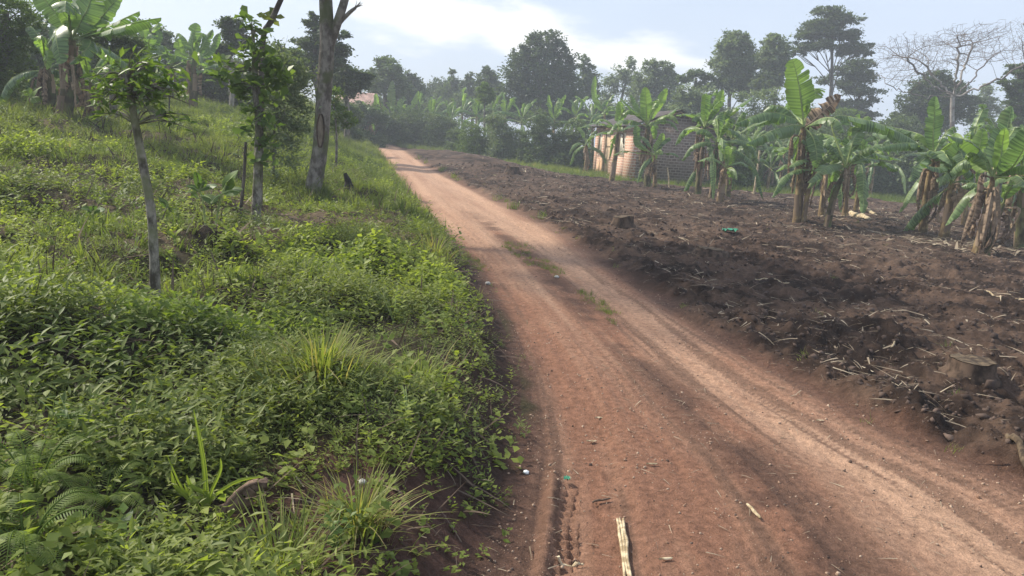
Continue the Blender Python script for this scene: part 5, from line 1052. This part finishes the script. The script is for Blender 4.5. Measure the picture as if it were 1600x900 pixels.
# dry stalks and twigs: dense on the field, some on the road and among the weeds
ST = [blade_tpl(.03, .016, 3), blade_tpl(.12, .026, 3), blade_tpl(.28, .016, 4)]
def litter(n, r0, r1, th, pw, cond, L, flatness=.12, tpls=None):
    x, y, z, r = scatter(n, r0, r1, pw, th); k = rng.random(len(x)) < cond(x, y); x, y, z, r = [q[k] for q in (x, y, z, r)]; m = len(x)
    a = rng.random(m) * 6.28; el = rng.normal(size=m) * flatness; zz = np.stack([np.cos(a) * np.cos(el), np.sin(a) * np.cos(el), np.sin(el)], 1)
    xx = np.cross(zz, [0, 0, 1.]) + rng.normal(size=(m, 3)) * .25; xx -= zz * (xx * zz).sum(1)[:, None]; xx /= np.linalg.norm(xx, axis=1)[:, None]; yy = np.cross(zz, xx)
    s = L * (.35 + 1.3 * rng.random(m) ** 2) * (1 + .045 * r); A_ = np.stack([xx * s[:, None] * (1 + .05 * r)[:, None], yy * s[:, None], zz * s[:, None]], 2); kk = rng.integers(0, 3, m); rn = rng.random(m) * .9
    for i in range(3):
        q = kk == i; db.inst(ST[i][0], ST[i][1], np.stack([x[q], y[q], z[q] + .012], 1), A_[q], rn[q])
litter(60000, 3, 34, (-14, 55), 1.15, lambda x, y: fieldm(x, y) * (.3 + .3 * ss(y, 5, 12)) * (.08 + .8 * ss(fbm(x, y, 1.4, 401), .46, .66) + .12 * ss(y, 10, 18)), .13)
litter(9000, 2, 20, (-14, 55), 1.2, lambda x, y: roadm(x, y) * .35, .055, .05)
litter(2600, 5, 30, (-14, 55), 1.0, lambda x, y: fieldm(x, y) * (np.abs(x - Rf(y)) < 1.6) * .6, .12, .25)
litter(9000, 1.2, 22, (-60, 4), 1.2, lambda x, y: (d_left(x, y) > 0) * (.12 + .85 * bare(x, y)), .13, .35)
db_keep = db; db = B()
litter(36000, 1.2, 18, (-60, 4), 1.2, lambda x, y: (d_left(x, y) > .1) * (.25 + .75 * ss(fbm(x, y, 1.0, 501, 3), .5, .64)), .16, .6)
tag(db.build('dead_twigs', 'twig', None), kind='stuff'); db = db_keep
g1 = G(1340, 345); g2 = G(1500, 385); g3 = G(850, 262)
for g_, rad_, n_ in ((g1, 2.2, 190), (g2, 1.6, 230), (g3, 3.5, 300), (G(1580, 400), 1.2, 80), (G(1450, 340), 1.5, 50)):
    m = n_; x = g_.x + rng.normal(size=m) * rad_ * .6; y = g_.y + rng.normal(size=m) * rad_ * .5; z = zd(x, y); a = rng.random(m) * 6.28; zz = np.stack([np.cos(a), np.sin(a), rng.normal(size=m) * .15], 1); zz /= np.linalg.norm(zz, axis=1)[:, None]
    xx = np.cross(zz, [0, 0, 1.]); xx /= np.linalg.norm(xx, axis=1)[:, None]; yy = np.cross(zz, xx); s = .25 + .4 * rng.random(m); A_ = np.stack([xx * s[:, None] * 1.7, yy * s[:, None], zz * s[:, None]], 2); db.inst(ST[1][0], ST[1][1], np.stack([x, y, z + .02], 1), A_, .4 + .5 * rng.random(m))
# clods of turned soil
cb2 = B(); ic = np.array([[0, 0, 1], [.9, 0, .3], [.28, .85, .3], [-.72, .53, .35], [-.72, -.53, .25], [.28, -.85, .3], [0, 0, -.6]]); icf = np.array([[0, 1, 2], [0, 2, 3], [0, 3, 4], [0, 4, 5], [0, 5, 1], [6, 2, 1], [6, 3, 2], [6, 4, 3], [6, 5, 4], [6, 1, 5]])
x, y, z, r = scatter(60000, 2.5, 34, 1.15, (-14, 55)); k = rng.random(len(x)) < np.clip(fieldm(x, y) * .8 + roadm(x, y) * .12 * (r < 12), 0, 1); x, y, z, r = [q[k] for q in (x, y, z, r)]
s = (.006 + .019 * rng.random(len(x)) ** 3) * (1 + .05 * r) * np.where(fieldm(x, y) < .3, .35, 1); A_ = rotm(len(x)) * s[:, None, None] * np.exp(.35 * rng.normal(size=(len(x), 1, 3)))
cb2.inst(ic, icf, np.stack([x, y, z - .35 * s], 1), A_, rng.random(len(x)))
pg = B(); x, y, z, r = scatter(30000, 2.0, 16, 1.3, (-14, 50)); k = rng.random(len(x)) < roadm(x, y) * (.25 + .75 * ss(fbm(x, y, .5, 801, 3), .45, .6)); x, y, z, r = [q[k] for q in (x, y, z, r)]
s = (.0022 + .006 * rng.random(len(x)) ** 5) * (1 + .06 * r); pg.inst(ic, icf, np.stack([x, y, z - .1 * s], 1), rotm(len(x)) * s[:, None, None] * np.exp(.3 * rng.normal(size=(len(x), 1, 3))), rng.random(len(x)))
tag(pg.build('gravel', 'gravel', None), kind='stuff')
for b_, nm, mt in ((wb, 'weeds', 'weed'), (wd_, 'weeds', 'weed_dull'), (wbr, 'weeds', 'weed_bright'), (gb, 'grass', 'grass'), (db, 'dry_stalks', 'dry'), (cb2, 'soil_clods', 'clod')):
    tag(b_.build(nm, mt, None), kind='stuff')

# ------------------------------------------------------------------ plants that stand out of the cover
def clump(name, label, cat, px, py, n, hgt, spread, mat='grass', w=.016, group=None, lean=.5, tonec=.6):
    g = G(px, py); t = empty(name, g, label, cat, group); b = B(); tv = [blade_tpl(c_, w, 6) for c_ in (.2, .5, .9)]
    for i in range(3):
        m = n // 3; a = rng.random(m) * 6.28; q = np.abs(rng.normal(size=m)) * spread; x, y = g.x + q * np.cos(a), g.y + q * np.sin(a); z = zd(x, y) - .01
        out = np.stack([np.cos(a), np.sin(a), 0 * a], 1); zz = np.array([0, 0, 1.]) + out * (rng.random(m) * lean)[:, None]; zz /= np.linalg.norm(zz, axis=1)[:, None]
        yy = out - zz * (out * zz).sum(1)[:, None]; yy /= np.linalg.norm(yy, axis=1)[:, None]; xx = np.cross(yy, zz); s = hgt * (.45 + .6 * rng.random(m))
        A_ = np.stack([xx * hgt, yy * s[:, None], zz * s[:, None]], 2); b.inst(tv[i][0], tv[i][1], np.stack([x, y, z], 1), A_, np.clip(tonec + rng.normal(size=m) * .25, 0, .96))
    b.build('blades', mat, t); return t
clump('grass_clump', 'large bright clump of long grass in the middle of the left foreground', 'grass clump', 500, 622, 520, .30, .13, tonec=.7, w=.018)
clump('grass_clump', 'bright grass clump left of and touching the largest clump', 'grass clump', 425, 632, 220, .24, .1, tonec=.7, w=.018)
clump('grass_clump', 'long grass tuft spilling over the bank beside the dark road edge', 'grass clump', 655, 580, 160, .26, .12, tonec=.5)
clump('grass_clump', 'pale grass tuft at the lower middle by the bare soil', 'grass clump', 560, 815, 230, .24, .09, tonec=.8, w=.014)
clump('grass_clump', 'thin upright grass tuft at the bottom edge', 'grass clump', 440, 880, 150, .26, .08, tonec=.6, w=.014)
clump('grass_clump', 'wispy yellowish grass tuft on the road bank half way up the verge', 'grass clump', 680, 400, 120, .4, .12, tonec=.8)
clump('grass_clump', 'dark grass tuft in the shade above the brown twiggy patch', 'grass clump', 470, 430, 140, .3, .16, tonec=.2)
def ferny(label, px, py, nf, L, w, mat='fern', az0=None, spread=6.28, name='fern', up=.9, npin=26):
    g = G(px, py); t = empty(name, g, label, 'fern', 'ferns in the left foreground')
    for k in range(nf):
        a = (az0 if az0 is not None else 0) + (k / nf + .06 * rng.normal()) * spread; h = np.array([math.cos(a), math.sin(a), 0]); l = L * (.75 + .4 * rng.random()); e = up * (.7 + .5 * rng.random()); g_ = np.array(g)
        p = bez([g_, g_ + h * l * .3 + [0, 0, l * .55 * e], g_ + h * l * .65 + [0, 0, l * .72 * e], g_ + h * l * 1.0 + [0, 0, l * .5 * e]], npin + 6); T_ = np.gradient(p, axis=0); T_ /= np.linalg.norm(T_, axis=1)[:, None]
        b = B(); tube(b, p, [.004, .0012], 4, .2); rnd_ = rng.random() * .6
        S = np.cross(T_, [0, 0, 1.]); S /= np.linalg.norm(S, axis=1)[:, None]; Nn = np.cross(S, T_)
        for i in range(6, npin + 6):
            q = (i - 6) / npin; wl = w * math.sin(math.pi * min(1, .18 + q * .82)) ** .8
            for sg in (-1, 1):
                y_ = S[i] * sg * .9 + T_[i] * .45 - Nn[i] * .18; y_ /= np.linalg.norm(y_); x_ = np.cross(y_, Nn[i]); x_ /= np.linalg.norm(x_); z_ = np.cross(x_, y_)
                v = (np.array([[0, 0, 0], [.045, .3, 0], [.04, .7, -.03], [0, 1, -.08], [-.04, .7, -.03], [-.045, .3, 0], [0, .35, .015], [0, .7, 0]]) * wl) @ np.stack([x_, y_, z_]) + p[i]
                b.add(v, [[0, 1, 6, 5], [1, 2, 7, 6], [6, 7, 4, 5], [2, 3, 4, 7]], np.clip(rnd_ + .25 * rng.random(), 0, .95))
        b.build('frond', mat, t)
ferny('light green feathery fern at the left edge with arching fronds', 55, 800, 14, .21, .042, up=1.1)
ferny('dark feathery fern in the bottom left corner', 40, 900, 12, .2, .045, up=.8)
ferny('green feathery fern right of the light one, its fronds hanging low', 165, 790, 10, .18, .04, up=.8)
ferny('dark shaded fern clump below the bank of weeds beyond the bright grass', 500, 490, 14, .24, .05, mat='fern', up=.7)
ferny('dark fern tuft left of the shaded clump', 445, 478, 8, .18, .045, up=.7)
def weedplant(name, label, px, py, h, n, leaf, mat, tv=LEAF_V, tf=LEAF_F, spread=.5, seed=1, stems=3):
    g = G(px, py); t = empty(name, g, label, 'plant'); v, f = plant_tpl(n, 1.0, leaf, seed, spread, tv, tf); b = B()
    b.add(v * h + np.array(g), f, np.repeat(rng.random(len(v) // len(tv)) * .9, len(tv))); b.build('leaves', mat, t)
    b = B(); r_ = np.random.default_rng(seed)
    for s in range(3):
        a0 = r_.random() * 6.28; ex_ = np.array([math.cos(a0), math.sin(a0), 0]) * spread * r_.random() * 1.6; r_.random()
        tube(b, bez([np.array(g), np.array(g) + (ex_ * .5 + [0, 0, .55]) * h, np.array(g) + (ex_ + [0, 0, .85]) * h], 5), [.004, .002], 4)
        r_ = np.random.default_rng(seed + s + 50)
    b.build('stem', 'rib', t)
weedplant('leafy_weed', 'leafy weed with broad serrate leaves beside the brown curled leaf', 520, 850, .17, 30, .30, 'broadleaf', seed=4)
weedplant('leafy_weed', 'tall pale-leaved weed on the lower verge near the dark road edge', 637, 690, .24, 27, .24, 'weed_bright', seed=8, spread=.25)
weedplant('leafy_weed', 'leafy weed with upright shoots in front of the bank, mid verge', 615, 500, .3, 36, .2, 'weed_bright', seed=12, spread=.3)
weedplant('leafy_weed', 'low broad-leaved weed in the bottom left dark hollow', 190, 850, .16, 24, .42, 'broadleaf', seed=15)
weedplant('leafy_weed', 'grey-green heart-leaved weed above the left fern', 120, 720, .2, 24, .36, 'broadleaf', seed=18)
# the tall yellow-green blade plant
g = G(322, 790); t = empty('blade_plant', g, 'yellow-green plant with one tall upright blade and a few strap leaves', 'plant')
for pts, w_ in ([((322, 775), (318, 720), (303, 640)), .022], [((330, 770), (345, 735), (345, 715)), .014], [((325, 775), (300, 760), (292, 742)), .02], [((330, 780), (370, 752), (412, 744)), .014], [((318, 780), (290, 770), (262, 712)), .012], [((316, 782), (300, 778), (288, 755)), .022], [((300, 782), (275, 760), (268, 735)), .02]):
    yb = g.y; b = B(); banana_leaf(b, [g] + [P(q[0], q[1], yb) for q in pts], w_, face=FACE, rnd=.6, tears=0, seg=10, pet=.02, droop=.2); b.build('leaf', ['grass_yellow', 'grass_yellow'], t, True)
